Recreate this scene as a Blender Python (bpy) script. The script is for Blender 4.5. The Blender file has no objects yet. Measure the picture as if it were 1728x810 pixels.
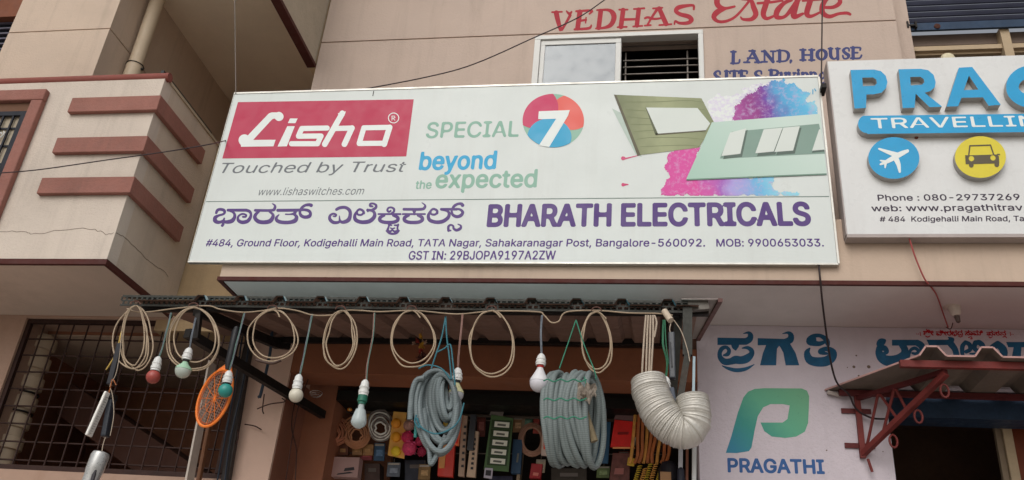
import bpy, bmesh, math, random
import numpy as np
from mathutils import Vector
random.seed(7)
SC = bpy.context.scene
COL = SC.collection
R = math.radians

# ---------------------------------------------------------------- camera
PITCH, YAW, ROLL, FPX = R(27.58), R(-10.56), R(4.896), 1488.5
CAM = Vector((0.0, -4.5, 1.6))
FW = Vector((math.sin(YAW)*math.cos(PITCH), math.cos(YAW)*math.cos(PITCH), math.sin(PITCH)))
R0 = Vector((math.cos(YAW), -math.sin(YAW), 0)); U0 = R0.cross(FW)
RT = R0*math.cos(ROLL) + U0*math.sin(ROLL); UP = RT.cross(FW)
cd = bpy.data.cameras.new('camera'); cam = bpy.data.objects.new('camera', cd); COL.objects.link(cam)
from mathutils import Matrix
m3 = Matrix((RT, UP, -FW)).transposed()
cam.matrix_world = Matrix.Translation(CAM) @ m3.to_4x4()
cd.sensor_width = 36; cd.lens = FPX/1728*36; cd.clip_end = 3000; cd.clip_start = 0.05
SC.camera = cam

# ---------------------------------------------------------------- light: bright overcast day
SUN_EL, SUN_AZ = R(40), R(190)          # azimuth measured from +Y clockwise: behind the photographer, a little left
w = bpy.data.worlds.new('World'); SC.world = w; w.use_nodes = True
nt = w.node_tree; bg = nt.nodes['Background']
sky = nt.nodes.new('ShaderNodeTexSky'); sky.sky_type = 'NISHITA'; sky.sun_disc = False
sky.sun_elevation = SUN_EL; sky.sun_rotation = SUN_AZ; sky.dust_density = 4.0; sky.air_density = 1.2
hs = nt.nodes.new('ShaderNodeHueSaturation'); hs.inputs['Saturation'].default_value = 0.25
nt.links.new(sky.outputs[0], hs.inputs['Color']); nt.links.new(hs.outputs[0], bg.inputs[0])
bg.inputs[1].default_value = 0.15
sl = bpy.data.lights.new('sun', 'SUN'); sl.energy = 0.7; sl.angle = R(60); sl.color = (1, .97, .92)
so = bpy.data.objects.new('sun', sl); COL.objects.link(so)
sd = Vector((math.sin(SUN_AZ)*math.cos(SUN_EL), math.cos(SUN_AZ)*math.cos(SUN_EL), math.sin(SUN_EL)))
so.rotation_euler = sd.to_track_quat('Z', 'Y').to_euler()
SC.view_settings.view_transform = 'Standard'; SC.view_settings.look = 'None'
SC.view_settings.exposure = -0.30
SC.cycles.diffuse_bounces = 6; SC.cycles.max_bounces = 10; SC.view_settings.gamma = 1

# ---------------------------------------------------------------- survey helpers: a sight line of the photograph met with a real plane
def ray(x, y): return FW*FPX + RT*(x-864) - UP*(y-405)
def at(x, y, Y):
    d = ray(x, y); return CAM + d*((Y-CAM.y)/d.y)
def atx(x, y, X):
    d = ray(x, y); return CAM + d*((X-CAM.x)/d.x)

# ---------------------------------------------------------------- materials
def lin(h):
    h = h.lstrip('#'); c = [int(h[i:i+2], 16)/255 for i in (0, 2, 4)]
    return tuple(x/12.92 if x <= .04045 else ((x+.055)/1.055)**2.4 for x in c)
MATS = {}
GAIN = 1.0      # lifts base colours, standing in for light missing inside the shop
def mat(name, color, rough=.6, metal=0, var=.12, scale=3, bump=.0, bscale=60, streak=0, dirt=0, spec=.3, trans=0, alpha=1, wave=0, dirtcol=(.06,.045,.035)):
    if name in MATS: return MATS[name]
    if isinstance(color, str): color = lin(color)
    color = tuple(min(.85, c*GAIN) for c in color)
    m = bpy.data.materials.new(name); m.use_nodes = True; t = m.node_tree; N = t.nodes; L = t.links
    b = N['Principled BSDF']; b.inputs['Roughness'].default_value = rough; b.inputs['Metallic'].default_value = metal
    b.inputs['Specular IOR Level'].default_value = spec
    tc = N.new('ShaderNodeNewGeometry')
    pos = tc.outputs['Position']
    def noise(sc, det=5, r=.6, vec=pos):
        n = N.new('ShaderNodeTexNoise'); n.inputs['Scale'].default_value = sc; n.inputs['Detail'].default_value = det
        n.inputs['Roughness'].default_value = r; L.new(vec, n.inputs['Vector']); return n.outputs['Fac']
    def mix(fac, a, bcol, mode='MIX'):
        x = N.new('ShaderNodeMix'); x.data_type = 'RGBA'; x.blend_type = mode
        if isinstance(fac, float): x.inputs['Factor'].default_value = fac
        else: L.new(fac, x.inputs['Factor'])
        for i, v in ((6, a), (7, bcol)):
            if isinstance(v, tuple): x.inputs[i].default_value = (*v, 1)
            else: L.new(v, x.inputs[i])
        return x.outputs[2]
    def rng(v, a, b_, c, d):
        x = N.new('ShaderNodeMapRange'); L.new(v, x.inputs[0])
        for i, q in enumerate((a, b_, c, d)): x.inputs[i+1].default_value = q
        return x.outputs[0]
    col = mix(rng(noise(scale), .3, .7, 0, 1), tuple(c*(1-var) for c in color), tuple(min(1, c*(1+var)) for c in color))
    if var > 0.02:
        col = mix(rng(noise(scale*9, 8, .7), .35, .75, 0, .5), col, tuple(c*(1-var*1.6) for c in color))
    if streak:
        mp = N.new('ShaderNodeMapping'); mp.inputs['Scale'].default_value = (7, 7, .55); L.new(pos, mp.inputs[0])
        s = rng(noise(1.6, 6, .65, mp.outputs[0]), .52, .75, 0, streak)
        col = mix(s, col, dirtcol)
    if dirt:
        d = rng(noise(1.7, 9, .72), .55, .78, 0, dirt)
        col = mix(d, col, dirtcol)
    if wave:
        wv = N.new('ShaderNodeTexWave'); wv.inputs['Scale'].default_value = wave; wv.bands_direction = 'Z'; L.new(pos, wv.inputs[0])
        col = mix(rng(wv.outputs['Fac'], 0, 1, 0, .6), col, tuple(c*.45 for c in color))
    L.new(col, b.inputs['Base Color'])
    if bump and bscale >= 60:
        pn = rng(noise(scale*.7, 3, .5), .45, .5, 0, .16); col = mix(pn, col, tuple(min(1, c*1.18) for c in color)); L.new(col, b.inputs['Base Color'])
    if bump:
        bp = N.new('ShaderNodeBump'); bp.inputs['Strength'].default_value = bump; bp.inputs['Distance'].default_value = .01
        L.new(noise(bscale, 6, .65), bp.inputs['Height']); L.new(bp.outputs[0], b.inputs['Normal'])
    if rough < .9:
        L.new(rng(noise(scale*4), .3, .7, max(.05, rough-.1), min(1, rough+.15)), b.inputs['Roughness'])
    if trans: b.inputs['Transmission Weight'].default_value = trans; b.inputs['IOR'].default_value = 1.3
    if alpha < 1: b.inputs['Alpha'].default_value = alpha
    MATS[name] = m; return m

def gradmat(name, stops, p0, p1, rough=.5, nz=0.1, nscale=20, mottle=None):
    """print or paint whose own colour runs from place to place along p0 -> p1"""
    m = bpy.data.materials.new(name); m.use_nodes = True; t = m.node_tree; N = t.nodes; L = t.links
    b = N['Principled BSDF']; b.inputs['Roughness'].default_value = rough; b.inputs['Specular IOR Level'].default_value = .3
    g = N.new('ShaderNodeNewGeometry'); sub = N.new('ShaderNodeVectorMath'); sub.operation = 'SUBTRACT'
    L.new(g.outputs['Position'], sub.inputs[0]); sub.inputs[1].default_value = p0
    d = Vector(p1)-Vector(p0); dv = d/d.length_squared
    dot = N.new('ShaderNodeVectorMath'); dot.operation = 'DOT_PRODUCT'; L.new(sub.outputs[0], dot.inputs[0]); dot.inputs[1].default_value = dv
    n = N.new('ShaderNodeTexNoise'); n.inputs['Scale'].default_value = nscale; n.inputs['Detail'].default_value = 6; L.new(g.outputs['Position'], n.inputs[0])
    ma = N.new('ShaderNodeMath'); ma.operation = 'MULTIPLY_ADD'; L.new(n.outputs['Fac'], ma.inputs[0]); ma.inputs[1].default_value = nz*2; 
    m2 = N.new('ShaderNodeMath'); m2.operation = 'SUBTRACT'; L.new(dot.outputs['Value'], m2.inputs[0]); m2.inputs[1].default_value = nz
    L.new(m2.outputs[0], ma.inputs[2])
    r = N.new('ShaderNodeValToRGB'); L.new(ma.outputs[0], r.inputs[0])
    while len(r.color_ramp.elements) < len(stops): r.color_ramp.elements.new(.5)
    for e, (p, c) in zip(r.color_ramp.elements, stops): e.position = p; e.color = (*lin(c), 1)
    out = r.outputs[0]
    if mottle:
        n2 = N.new('ShaderNodeTexNoise'); n2.inputs['Scale'].default_value = mottle[1]; n2.inputs['Detail'].default_value = 8; n2.inputs['Roughness'].default_value = .75; L.new(g.outputs['Position'], n2.inputs[0])
        mr = N.new('ShaderNodeMapRange'); L.new(n2.outputs['Fac'], mr.inputs[0]); mr.inputs[1].default_value = mottle[2]; mr.inputs[2].default_value = mottle[3]
        x = N.new('ShaderNodeMix'); x.data_type = 'RGBA'; L.new(mr.outputs[0], x.inputs[0]); L.new(out, x.inputs[6]); x.inputs[7].default_value = (*lin(mottle[0]), 1)
        out = x.outputs[2]
    L.new(out, b.inputs['Base Color']); MATS[name] = m; return m

# ---------------------------------------------------------------- object helpers
def tagit(o, label=None, cat=None, group=None, kind=None):
    if label: o['label'] = label
    if cat: o['category'] = cat
    if group: o['group'] = group
    if kind: o['kind'] = kind
    return o
def wloc(o):
    v = Vector((0, 0, 0))
    while o: v += o.location; o = o.parent
    return v
def thing(name, label, cat, loc, group=None):
    o = bpy.data.objects.new(name, None); COL.objects.link(o); o.location = loc; o.empty_display_size = .05
    return tagit(o, label, cat, group)
class MB:
    def __init__(s): s.v = []; s.f = []; s.mi = []; s.cur = 0
    def add(s, vs, fs):
        n = len(s.v); s.v += [tuple(v) for v in vs]
        for f in fs: s.f.append(tuple(i+n for i in f)); s.mi.append(s.cur)
        return s
    def box(s, x0, x1, y0, y1, z0, z1):
        x0, x1 = sorted((x0, x1)); y0, y1 = sorted((y0, y1)); z0, z1 = sorted((z0, z1))
        v = [(x, y, z) for z in (z0, z1) for y in (y0, y1) for x in (x0, x1)]
        return s.add(v, [(0, 2, 3, 1), (4, 5, 7, 6), (0, 1, 5, 4), (2, 6, 7, 3), (0, 4, 6, 2), (1, 3, 7, 5)])
    def hexa(s, p):   # 4 bottom + 4 top points
        return s.add(p, [(0, 3, 2, 1), (4, 5, 6, 7), (0, 1, 5, 4), (1, 2, 6, 5), (2, 3, 7, 6), (3, 0, 4, 7)])
    def beam(s, p, q, w_, h, up=(0, 0, 1)):
        p = Vector(p); q = Vector(q); d = (q-p).normalized(); a = d.cross(Vector(up))
        if a.length < .01: a = d.cross(Vector((0, 1, 0)))
        a.normalize(); b = a.cross(d).normalized()
        def c(o): return [o+a*(i*w_/2)+b*(j*h/2) for i, j in ((-1, -1), (1, -1), (1, 1), (-1, 1))]
        return s.hexa(c(p)+c(q))
    def tube(s, pts, r, seg=8, closed=False, caps=True):
        P = [Vector(p) for p in pts]; n = len(P)
        rad = r if isinstance(r, (list, tuple)) else [r]*n
        prev = None; rings = []
        for i in range(n):
            if closed: d = P[(i+1) % n]-P[i-1]
            else: d = P[min(i+1, n-1)]-P[max(i-1, 0)]
            d = d.normalized() if d.length > 1e-9 else Vector((0, 0, 1))
            if prev is None:
                a = d.cross(Vector((0, 1, 0)))
                if a.length < .1: a = d.cross(Vector((1, 0, 0)))
            else: a = prev-d*prev.dot(d)
            a.normalize(); prev = a; b = d.cross(a)
            rings.append([P[i]+(a*math.cos(2*math.pi*k/seg)+b*math.sin(2*math.pi*k/seg))*rad[i] for k in range(seg)])
        vs = [v for rg in rings for v in rg]; fs = []
        for i in range(n if closed else n-1):
            j = (i+1) % n
            for k in range(seg):
                l = (k+1) % seg; fs.append((i*seg+k, i*seg+l, j*seg+l, j*seg+k))
        if caps and not closed: fs.append(tuple(range(seg))[::-1]); fs.append(tuple((n-1)*seg+k for k in range(seg)))
        return s.add(vs, fs)
    def lathe(s, base, prof, seg=20, axis=(0, 0, -1)):
        """prof: (distance along axis, radius)"""
        ax = Vector(axis).normalized(); base = Vector(base)
        return s.tube_rings([(base+ax*d, r) for d, r in prof], ax, seg)
    def tube_rings(s, cr, ax, seg):
        a = ax.cross(Vector((0, 1, 0)));  a = a if a.length > .1 else ax.cross(Vector((1, 0, 0)))
        a.normalize(); b = ax.cross(a); vs = []; fs = []
        for c, r in cr: vs += [c+(a*math.cos(2*math.pi*k/seg)+b*math.sin(2*math.pi*k/seg))*max(r, 1e-4) for k in range(seg)]
        for i in range(len(cr)-1):
            for k in range(seg):
                l = (k+1) % seg; fs.append((i*seg+k, i*seg+l, (i+1)*seg+l, (i+1)*seg+k))
        fs.append(tuple(range(seg))[::-1]); fs.append(tuple((len(cr)-1)*seg+k for k in range(seg)))
        return s.add(vs, fs)
    def prism(s, poly, y0, y1):   # poly in (x, z); extruded in Y
        n = len(poly); vs = [(x, y0, z) for x, z in poly]+[(x, y1, z) for x, z in poly]
        fs = [tuple(range(n)), tuple(range(2*n-1, n-1, -1))]+[(i, i+n, (i+1) % n+n, (i+1) % n) for i in range(n)]
        return s.add(vs, fs)
    def ball(s, c, r, seg=14, rg=9, sz=1):
        c = Vector(c)
        return s.tube_rings([(c+Vector((0, 0, 1))*math.cos(math.pi*i/rg)*r*sz, math.sin(math.pi*i/rg)*r) for i in range(rg+1)], Vector((0, 0, -1)), seg)
    def obj(s, name, m, parent=None, smooth=False, label=None, bevel=0, cat=None, group=None, kind=None):
        o0 = wloc(parent) if parent else Vector((0, 0, 0))
        me = bpy.data.meshes.new(name); me.from_pydata([(v[0]-o0.x, v[1]-o0.y, v[2]-o0.z) for v in s.v], [], s.f)
        ms = m if isinstance(m, (list, tuple)) else [m]
        for x in ms: me.materials.append(x)
        if len(ms) > 1: me.polygons.foreach_set('material_index', s.mi)
        bm = bmesh.new(); bm.from_mesh(me); bmesh.ops.recalc_face_normals(bm, faces=bm.faces); bm.to_mesh(me); bm.free()
        if smooth:
            me.polygons.foreach_set('use_smooth', [True]*len(me.polygons))
            try: me.set_sharp_from_angle(angle=R(40))
            except Exception: pass
        o = bpy.data.objects.new(name, me); COL.objects.link(o)
        if parent: o.parent = parent
        if bevel:
            b = o.modifiers.new('bevel', 'BEVEL'); b.width = bevel; b.segments = 2; b.limit_method = 'ANGLE'
        return tagit(o, label, cat, group, kind)
def B(*a): return MB().box(*a)
def smoothpath(pts, k=6, closed=False):
    P = [tuple(p) for p in pts]; n = len(P); out = []
    rg = range(n) if closed else range(n-1)
    for i in rg:
        p0 = P[(i-1) % n] if closed or i > 0 else P[i]; p1 = P[i]; p2 = P[(i+1) % n]
        p3 = P[(i+2) % n] if closed or i+2 < n else p2
        for j in range(k):
            t = j/k; t2 = t*t; t3 = t2*t
            out.append(tuple(.5*(2*b+(c-a)*t+(2*a-5*b+4*c-d)*t2+(3*b-a-3*c+d)*t3) for a, b, c, d in zip(p0, p1, p2, p3)))
    if not closed: out.append(P[-1])
    return out

# ---------------------------------------------------------------- flat print and painted writing (signed-distance shapes turned into outlines)
def march(F, xs, ys):
    """F>0 inside; polygons covering the inside"""
    V = []; Fc = []; vid = {}
    def vert(x, y):
        k = (round(x, 6), round(y, 6)); 
        if k not in vid: vid[k] = len(V); V.append((x, y))
        return vid[k]
    S = F > 0; ny, nx = F.shape
    full = S[:-1, :-1] & S[1:, :-1] & S[:-1, 1:] & S[1:, 1:]; anyv = S[:-1, :-1] | S[1:, :-1] | S[:-1, 1:] | S[1:, 1:]
    for j in range(ny-1):
        i = 0; idx = np.nonzero(anyv[j])[0]
        run = None
        for i in idx:
            if full[j, i]:
                if run is not None and run[1] == i: run[1] = i+1
                else:
                    if run is not None: Fc.append([vert(xs[run[0]], ys[j]), vert(xs[run[1]], ys[j]), vert(xs[run[1]], ys[j+1]), vert(xs[run[0]], ys[j+1])])
                    run = [i, i+1]
            else:
                c = [(xs[i], ys[j], F[j, i]), (xs[i+1], ys[j], F[j, i+1]), (xs[i+1], ys[j+1], F[j+1, i+1]), (xs[i], ys[j+1], F[j+1, i])]
                pl = []
                for a in range(4):
                    p = c[a]; q = c[(a+1) % 4]
                    if p[2] > 0: pl.append(vert(p[0], p[1]))
                    if (p[2] > 0) != (q[2] > 0):
                        t = p[2]/(p[2]-q[2]); pl.append(vert(p[0]+(q[0]-p[0])*t, p[1]+(q[1]-p[1])*t))
                pl = [v for k, v in enumerate(pl) if v != pl[k-1]]
                if len(pl) > 2: Fc.append(pl)
        if run is not None: Fc.append([vert(xs[run[0]], ys[j]), vert(xs[run[1]], ys[j]), vert(xs[run[1]], ys[j+1]), vert(xs[run[0]], ys[j+1])])
    return V, Fc
def f_strokes(X, Y, strokes, sm=4):
    out = np.full(X.shape, -1e9)
    for st in strokes:
        st = [(p if len(p) == 3 else (*p, 5)) for p in st]
        P = smoothpath(st, sm) if sm > 1 and len(st) > 2 else st
        if len(P) == 1: P = P*2
        for (x0, y0, r0), (x1, y1, r1) in zip(P[:-1], P[1:]):
            dx, dy = x1-x0, y1-y0; l = dx*dx+dy*dy+1e-9
            mr = max(r0, r1)+3
            t = np.clip(((X-x0)*dx+(Y-y0)*dy)/l, 0, 1)
            np.maximum(out, (r0+(r1-r0)*t)-np.hypot(X-x0-t*dx, Y-y0-t*dy), out=out)
    return out
def f_segs(X, Y, segs):
    d = np.full(X.shape, 1e9); ins = np.zeros(X.shape, bool)
    for x0, y0, x1, y1 in segs:
        dx, dy = x1-x0, y1-y0; l = dx*dx+dy*dy+1e-12
        t = np.clip(((X-x0)*dx+(Y-y0)*dy)/l, 0, 1); np.minimum(d, np.hypot(X-x0-t*dx, Y-y0-t*dy), out=d)
        if y0 != y1:
            c = ((y0 > Y) != (y1 > Y)) & (X < (x1-x0)*(Y-y0)/(y1-y0)+x0); ins ^= c
    return np.where(ins, d, -d)
def f_poly(X, Y, P): return f_segs(X, Y, [(*P[i], *P[(i+1) % len(P)]) for i in range(len(P))])

LAYER = .0006
def art(name, m, parent, plane, origin=(0, 0), scale=1, strokes=(), polys=(), cut=(), fn=None, bbox=None, h=None, layer=1, depth=0, label=None, sm=4, grow=0):
    """shape traced in a magnified crop (origin, scale), laid as print on the real plane Y=plane; depth>0 makes it a raised solid"""
    pts = [p for s in strokes for p in s]+[p for s in polys for p in s]
    if bbox is None:
        mr = max([p[2] if len(p) > 2 else 3 for p in pts])+4 if pts else 4
        bbox = (min(p[0] for p in pts)-mr, min(p[1] for p in pts)-mr, max(p[0] for p in pts)+mr, max(p[1] for p in pts)+mr)
    h = h or max(1.0, scale*.35)
    xs = np.arange(bbox[0], bbox[2]+h, h); ys = np.arange(bbox[1], bbox[3]+h, h); X, Y = np.meshgrid(xs, ys)
    F = np.full(X.shape, -1e9)
    if strokes: F = np.maximum(F, f_strokes(X, Y, strokes, sm))
    for p in polys: F = np.maximum(F, f_poly(X, Y, p))
    if fn: F = np.maximum(F, fn(X, Y))
    for c in cut:
        F = np.minimum(F, -(f_poly(X, Y, c) if len(c[0]) == 2 else f_strokes(X, Y, [c])))
    F = F+grow+1e-4
    V, Fc = march(F, xs, ys)
    yy = plane-layer*LAYER
    W = []
    for x, y in V:
        p = at(origin[0]+x/scale, origin[1]+y/scale, plane); W.append((p.x, p.z))
    return flat(name, m, parent, W, Fc, yy, depth, label)
def flat(name, m, parent, W, Fc, yy, depth=0, label=None):
    mb = MB()
    if depth:
        n = len(W); vs = [(x, yy-depth, z) for x, z in W]+[(x, yy, z) for x, z in W]
        cnt = {}
        for f in Fc:
            for a, b in zip(f, f[1:]+f[:1]): cnt[(a, b)] = cnt.get((a, b), 0)+1
        side = []
        # true outline edges only: vertices on run interiors are shared poorly, so test by coordinates
        for (a, b) in cnt:
            if (b, a) in cnt: continue
            side.append((a, b, b+n, a+n))
        mb.add(vs, Fc); mb.cur = 1; mb.add([], []);
        for s_ in side: mb.f.append(s_); mb.mi.append(1)
        if not isinstance(m, (list, tuple)): m = [m, m]
    else: mb.add([(x, yy, z) for x, z in W], Fc)
    o0 = wloc(parent)
    me = bpy.data.meshes.new(name); me.from_pydata([(v[0]-o0.x, v[1]-o0.y, v[2]-o0.z) for v in mb.v], [], mb.f)
    for x in (m if isinstance(m, (list, tuple)) else [m]): me.materials.append(x)
    if depth: me.polygons.foreach_set('material_index', mb.mi)
    o = bpy.data.objects.new(name, me); COL.objects.link(o); o.parent = parent
    return tagit(o, label)
_txt = {}
FONT = None
try:   # the plain sans that ships inside Blender itself; the built-in face is used if it is not there
    import os
    FONT = bpy.data.fonts.load(os.path.join(bpy.utils.system_resource('DATAFILES', path='fonts'), 'Inter.woff2'))
except Exception: FONT = None
def textsegs(body):
    if body in _txt: return _txt[body]
    c = bpy.data.curves.new('t', 'FONT'); c.body = body; c.size = 1; c.resolution_u = 3
    if FONT and ord(max(body)) < 0x300: c.font = FONT
    o = bpy.data.objects.new('t', c); COL.objects.link(o); bpy.context.view_layer.update()
    me = bpy.data.meshes.new_from_object(o.evaluated_get(bpy.context.evaluated_depsgraph_get()))
    bm = bmesh.new(); bm.from_mesh(me); bmesh.ops.remove_doubles(bm, verts=bm.verts, dist=1e-5)
    seg = [(e.verts[0].co.x, e.verts[0].co.y, e.verts[1].co.x, e.verts[1].co.y) for e in bm.edges if len(e.link_faces) == 1]
    bm.free(); bpy.data.objects.remove(o); bpy.data.curves.remove(c); bpy.data.meshes.remove(me)
    _txt[body] = seg; return seg
CAPH = None
def text(body, m, parent, plane, left, right, top, bold=0, shear=0, layer=1, depth=0, name='lettering', res=13, label=None, capchar='H'):
    """left/right: ends of the base line, top: a point at cap height (all sighted in the photograph)"""
    cap = max(max(s[1], s[3]) for s in textsegs(capchar))
    segs = textsegs(body)
    sx0 = min(min(s[0]+shear*s[1], s[2]+shear*s[3]) for s in segs)-bold*cap; sx1 = max(max(s[0]+shear*s[1], s[2]+shear*s[3]) for s in segs)+bold*cap
    p0 = at(*left, plane); p1 = at(*right, plane); pt = at(*top, plane)
    kx = (p1.x-p0.x)/(sx1-sx0); kz = (pt.z-p0.z)/cap; slope = (p1.z-p0.z)/(p1.x-p0.x)
    S = [(a+shear*b, b, c+shear*d, d) for a, b, c, d in segs]
    # clusters of segments along the line
    S.sort(key=lambda s: min(s[0], s[2])); groups = []; mx = -1e9
    for s in S:
        if min(s[0], s[2]) > mx+2*bold*cap+.003: groups.append([])
        groups[-1].append(s); mx = max(mx, s[0], s[2])
    h = cap/res; W = []; FF = []
    asp = kx/kz
    for g in groups:
        # work in cap-height space with the real aspect so that bold is even
        g = [((a-sx0)*asp, b, (c-sx0)*asp, d) for a, b, c, d in g]
        q = bold*cap+2*h
        xs = np.arange(min(min(s[0], s[2]) for s in g)-q, max(max(s[0], s[2]) for s in g)+q+h, h)
        ys = np.arange(min(min(s[1], s[3]) for s in g)-q, max(max(s[1], s[3]) for s in g)+q+h, h)
        X, Y = np.meshgrid(xs, ys)
        V, Fc = march(f_segs(X, Y, g)+bold*cap+1e-5, xs, ys); n = len(W)
        W += [(p0.x+x*kz, p0.z+y*kz+slope*x*kz) for x, y in V]; FF += [[i+n for i in f] for f in Fc]
    return flat(name, m, parent, W, FF, plane-layer*LAYER, depth, label)

# ================================================================= STRUCTURE
plaster = mat('beige_plaster', '#c9b5a3', .85, var=.09, scale=1.1, bump=.35, bscale=70, streak=.28, dirt=.2, dirtcol=(.2, .16, .12))
plaster2 = mat('parapet_plaster', '#d0c3b6', .85, var=.08, scale=1.3, bump=.4, bscale=80, streak=.22, dirt=.28, dirtcol=(.22, .18, .15))
plasterE = mat('estate_plaster', '#c1aea1', .85, var=.09, scale=.8, bump=.35, bscale=70, streak=.28, dirt=.14, dirtcol=(.24, .19, .15))
brownwall = mat('brown_plaster', '#8a7050', .85, var=.12, scale=1.2, bump=.2, streak=.2, dirt=.2)
lilac = mat('lilac_white_plaster', '#c6bcc3', .8, var=.05, scale=2, bump=.7, bscale=45, streak=.08, dirt=.08)
soffm = mat('soffit_paint', '#c9c0bd', .85, var=.10, scale=.9, bump=.12, dirt=.2)
soffl = mat('left_soffit_paint', '#c6b4a6', .85, var=.12, scale=1.1, bump=.15, dirt=.4, dirtcol=(.16, .10, .06))
maroon = mat('maroon_trim', '#4c231e', .7, var=.15, scale=5, bump=.1)
terra = mat('terracotta_paint', '#96665b', .75, var=.16, scale=4, bump=.5, bscale=60, dirt=.35, streak=.3, dirtcol=(.14, .09, .07))
terraD = mat('terracotta_rail', '#8a4f46', .75, var=.12, scale=4, bump=.3, dirt=.2)
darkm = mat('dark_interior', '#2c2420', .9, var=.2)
brownin = mat('brown_interior', '#94644c', .85, var=.2, scale=1.5, bump=.2, dirt=.3)
lintelm = mat('lintel_brown', '#8f5a40', .7, var=.18, scale=2, bump=.15, dirt=.3)
pillm = mat('pillar_plaster', '#dcbcaa', .85, var=.06, scale=2, bump=.2, dirt=.12)
asph = mat('dusty_road', (.34, .31, .28), .9, var=.15, scale=2, bump=.4)
conc = mat('concrete', (.50, .46, .42), .9, var=.12, scale=2, bump=.3)
earth = mat('ground_soil', (.42, .36, .29), .95, var=.15, scale=.5)
blackm = mat('black_metal', '#25211f', .55, .3, var=.25, scale=8, bump=.1, dirt=.3, dirtcol=(.12, .06, .03))
white = mat('white_vinyl', '#d3d9d6', .35, var=.035, scale=1.2, bump=.25, bscale=4, streak=.12, dirt=.08, dirtcol=(.42, .40, .36))
crackm = mat('crack_dark', '#6e5e52', .95)

B(-400, 400, -400, 400, -.3, -.15).obj('ground', earth, kind='structure')
B(-60, 60, -9, -2.4, -.146, -.12).obj('road', asph, kind='structure')
B(-60, 60, -2.4, 3, -.146, 0).obj('pavement', conc, kind='structure')
YW = .592; ZL = 3.723
XC = -2.600
# ---- building on the right (estate office over the shop)
est = thing('estate_building', 'beige building carrying the painted estate lettering above the electrical shop', 'building', (0, 1.5, 0))
wx0, wx1 = at(903, 66, YW).x, at(1186, 48, YW).x; wz1 = 6.035; wz0 = 5.0
gz = 6.062
W_ = MB()
W_.box(XC, wx0, YW, YW+.2, ZL, gz-.006); W_.box(wx1, 1.665, YW, YW+.2, ZL, gz-.006)
W_.box(wx0, wx1, YW, YW+.2, ZL, wz0); W_.box(wx0, wx1, YW, YW+.2, wz1, gz-.006)
W_.box(XC, 1.665, YW+.012, YW+.2, gz-.006, gz+.006)
W_.box(XC, 1.665, YW, YW+.2, gz+.006, 9.0)
W_.box(XC, XC+.2, YW+.2, 4.0, ZL, 9.0)
W_.obj('wall', plasterE, est)
B(1.665, 1.80, YW+.14, YW+.3, ZL, 9).obj('wall', plasterE, est)
# upper floor room behind window
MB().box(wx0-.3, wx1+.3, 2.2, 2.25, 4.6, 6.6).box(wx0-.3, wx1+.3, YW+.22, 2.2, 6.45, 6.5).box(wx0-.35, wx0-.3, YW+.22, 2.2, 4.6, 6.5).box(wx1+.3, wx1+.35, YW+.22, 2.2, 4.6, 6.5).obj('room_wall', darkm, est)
# ledge over the shop
B(XC-.012, 4.6, 0, YW-.002, ZL+.004, 4.12).obj('ledge', mat('ledge_plaster', '#c0ab99', .85, var=.08, scale=1.4, bump=.2, streak=.15, dirt=.08), est)
MB().box(XC-.022, 4.6, -.008, .012, ZL-.008, ZL+.016).box(XC-.022, XC+.003, .012, YW-.002, ZL-.008, ZL+.016).obj('drip_trim', maroon, est)
B(.3, 4.6, YW-.01, YW+.9, ZL+.02, 4.0).obj('floor', soffm, est)  # unseen slab, added to stop light leaking in behind the soffit
B(XC+.01, 4.6, .014, YW-.004, ZL-.004, ZL+.002).obj('soffit', soffm, est)
# ground floor
px0, px1 = -2.588, -2.312
B(px0, px1, YW, 1.3, 0, 3.56).obj('pillar', pillm, est)
shopR = .235
B(px1, shopR, YW+.003, YW+.25, 3.354, 3.56).obj('lintel', lintelm, est)
B(px0, shopR, YW+.02, YW+.25, 3.562, ZL-.006).obj('wall', mat('band_brown', '#5c4238', .85, var=.15), est)
B(shopR, 1.281, YW, YW+.3, 0, ZL-.004).obj('wall', lilac, est, label='lilac white rendered wall with painted lettering')
B(1.281, 4.6, YW, YW+.3, 3.36, ZL-.004).obj('wall', lilac, est)
B(2.75, 4.6, YW, YW+.3, 0, 3.36).obj('wall', lilac, est)
# right doorway: blue shutter housing, dark inside, cream post
bl = mat('blue_shutter_paint', '#2a3c52', .5, .3, var=.3, scale=6, bump=.1, dirt=.5, dirtcol=(.05, .03, .03))
B(1.283, 2.75, YW+.05, YW+.22, at(1620, 706, YW+.05).z, at(1620, 664, YW+.05).z).obj('shutter_box', bl, est)
MB().box(1.2, 2.8, 1.9, 1.95, 0, 3.5).box(1.2, 1.25, YW+.3, 1.9, 0, 3.5).box(2.8, 2.85, YW+.3, 1.9, 0, 3.5).box(1.2, 2.8, YW+.3, 1.9, 3.5, 3.52).obj('room_wall', mat('office_brown', '#5a4436', .85, var=.25, dirt=.3), est)
cream = mat('cream_frame_paint', '#b5a083', .6, var=.12, scale=5, bump=.1, dirt=.25)
a = at(1687, 712, .9); B(a.x, a.x+.05, .88, .93, 0, a.z).obj('door_post', cream, est)
B(a.x-.035, a.x-.003, .9, .93, 0, a.z-.02).obj('door_post', mat('cream_dull', '#8d7c68', .7), est)
B(a.x+.06, 2.75, .95, 1.0, 0, a.z+.05).obj('door_leaf', mat('orange_brown_wood', '#7c3a20', .5, var=.2, scale=5, streak=.3), est)
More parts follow.
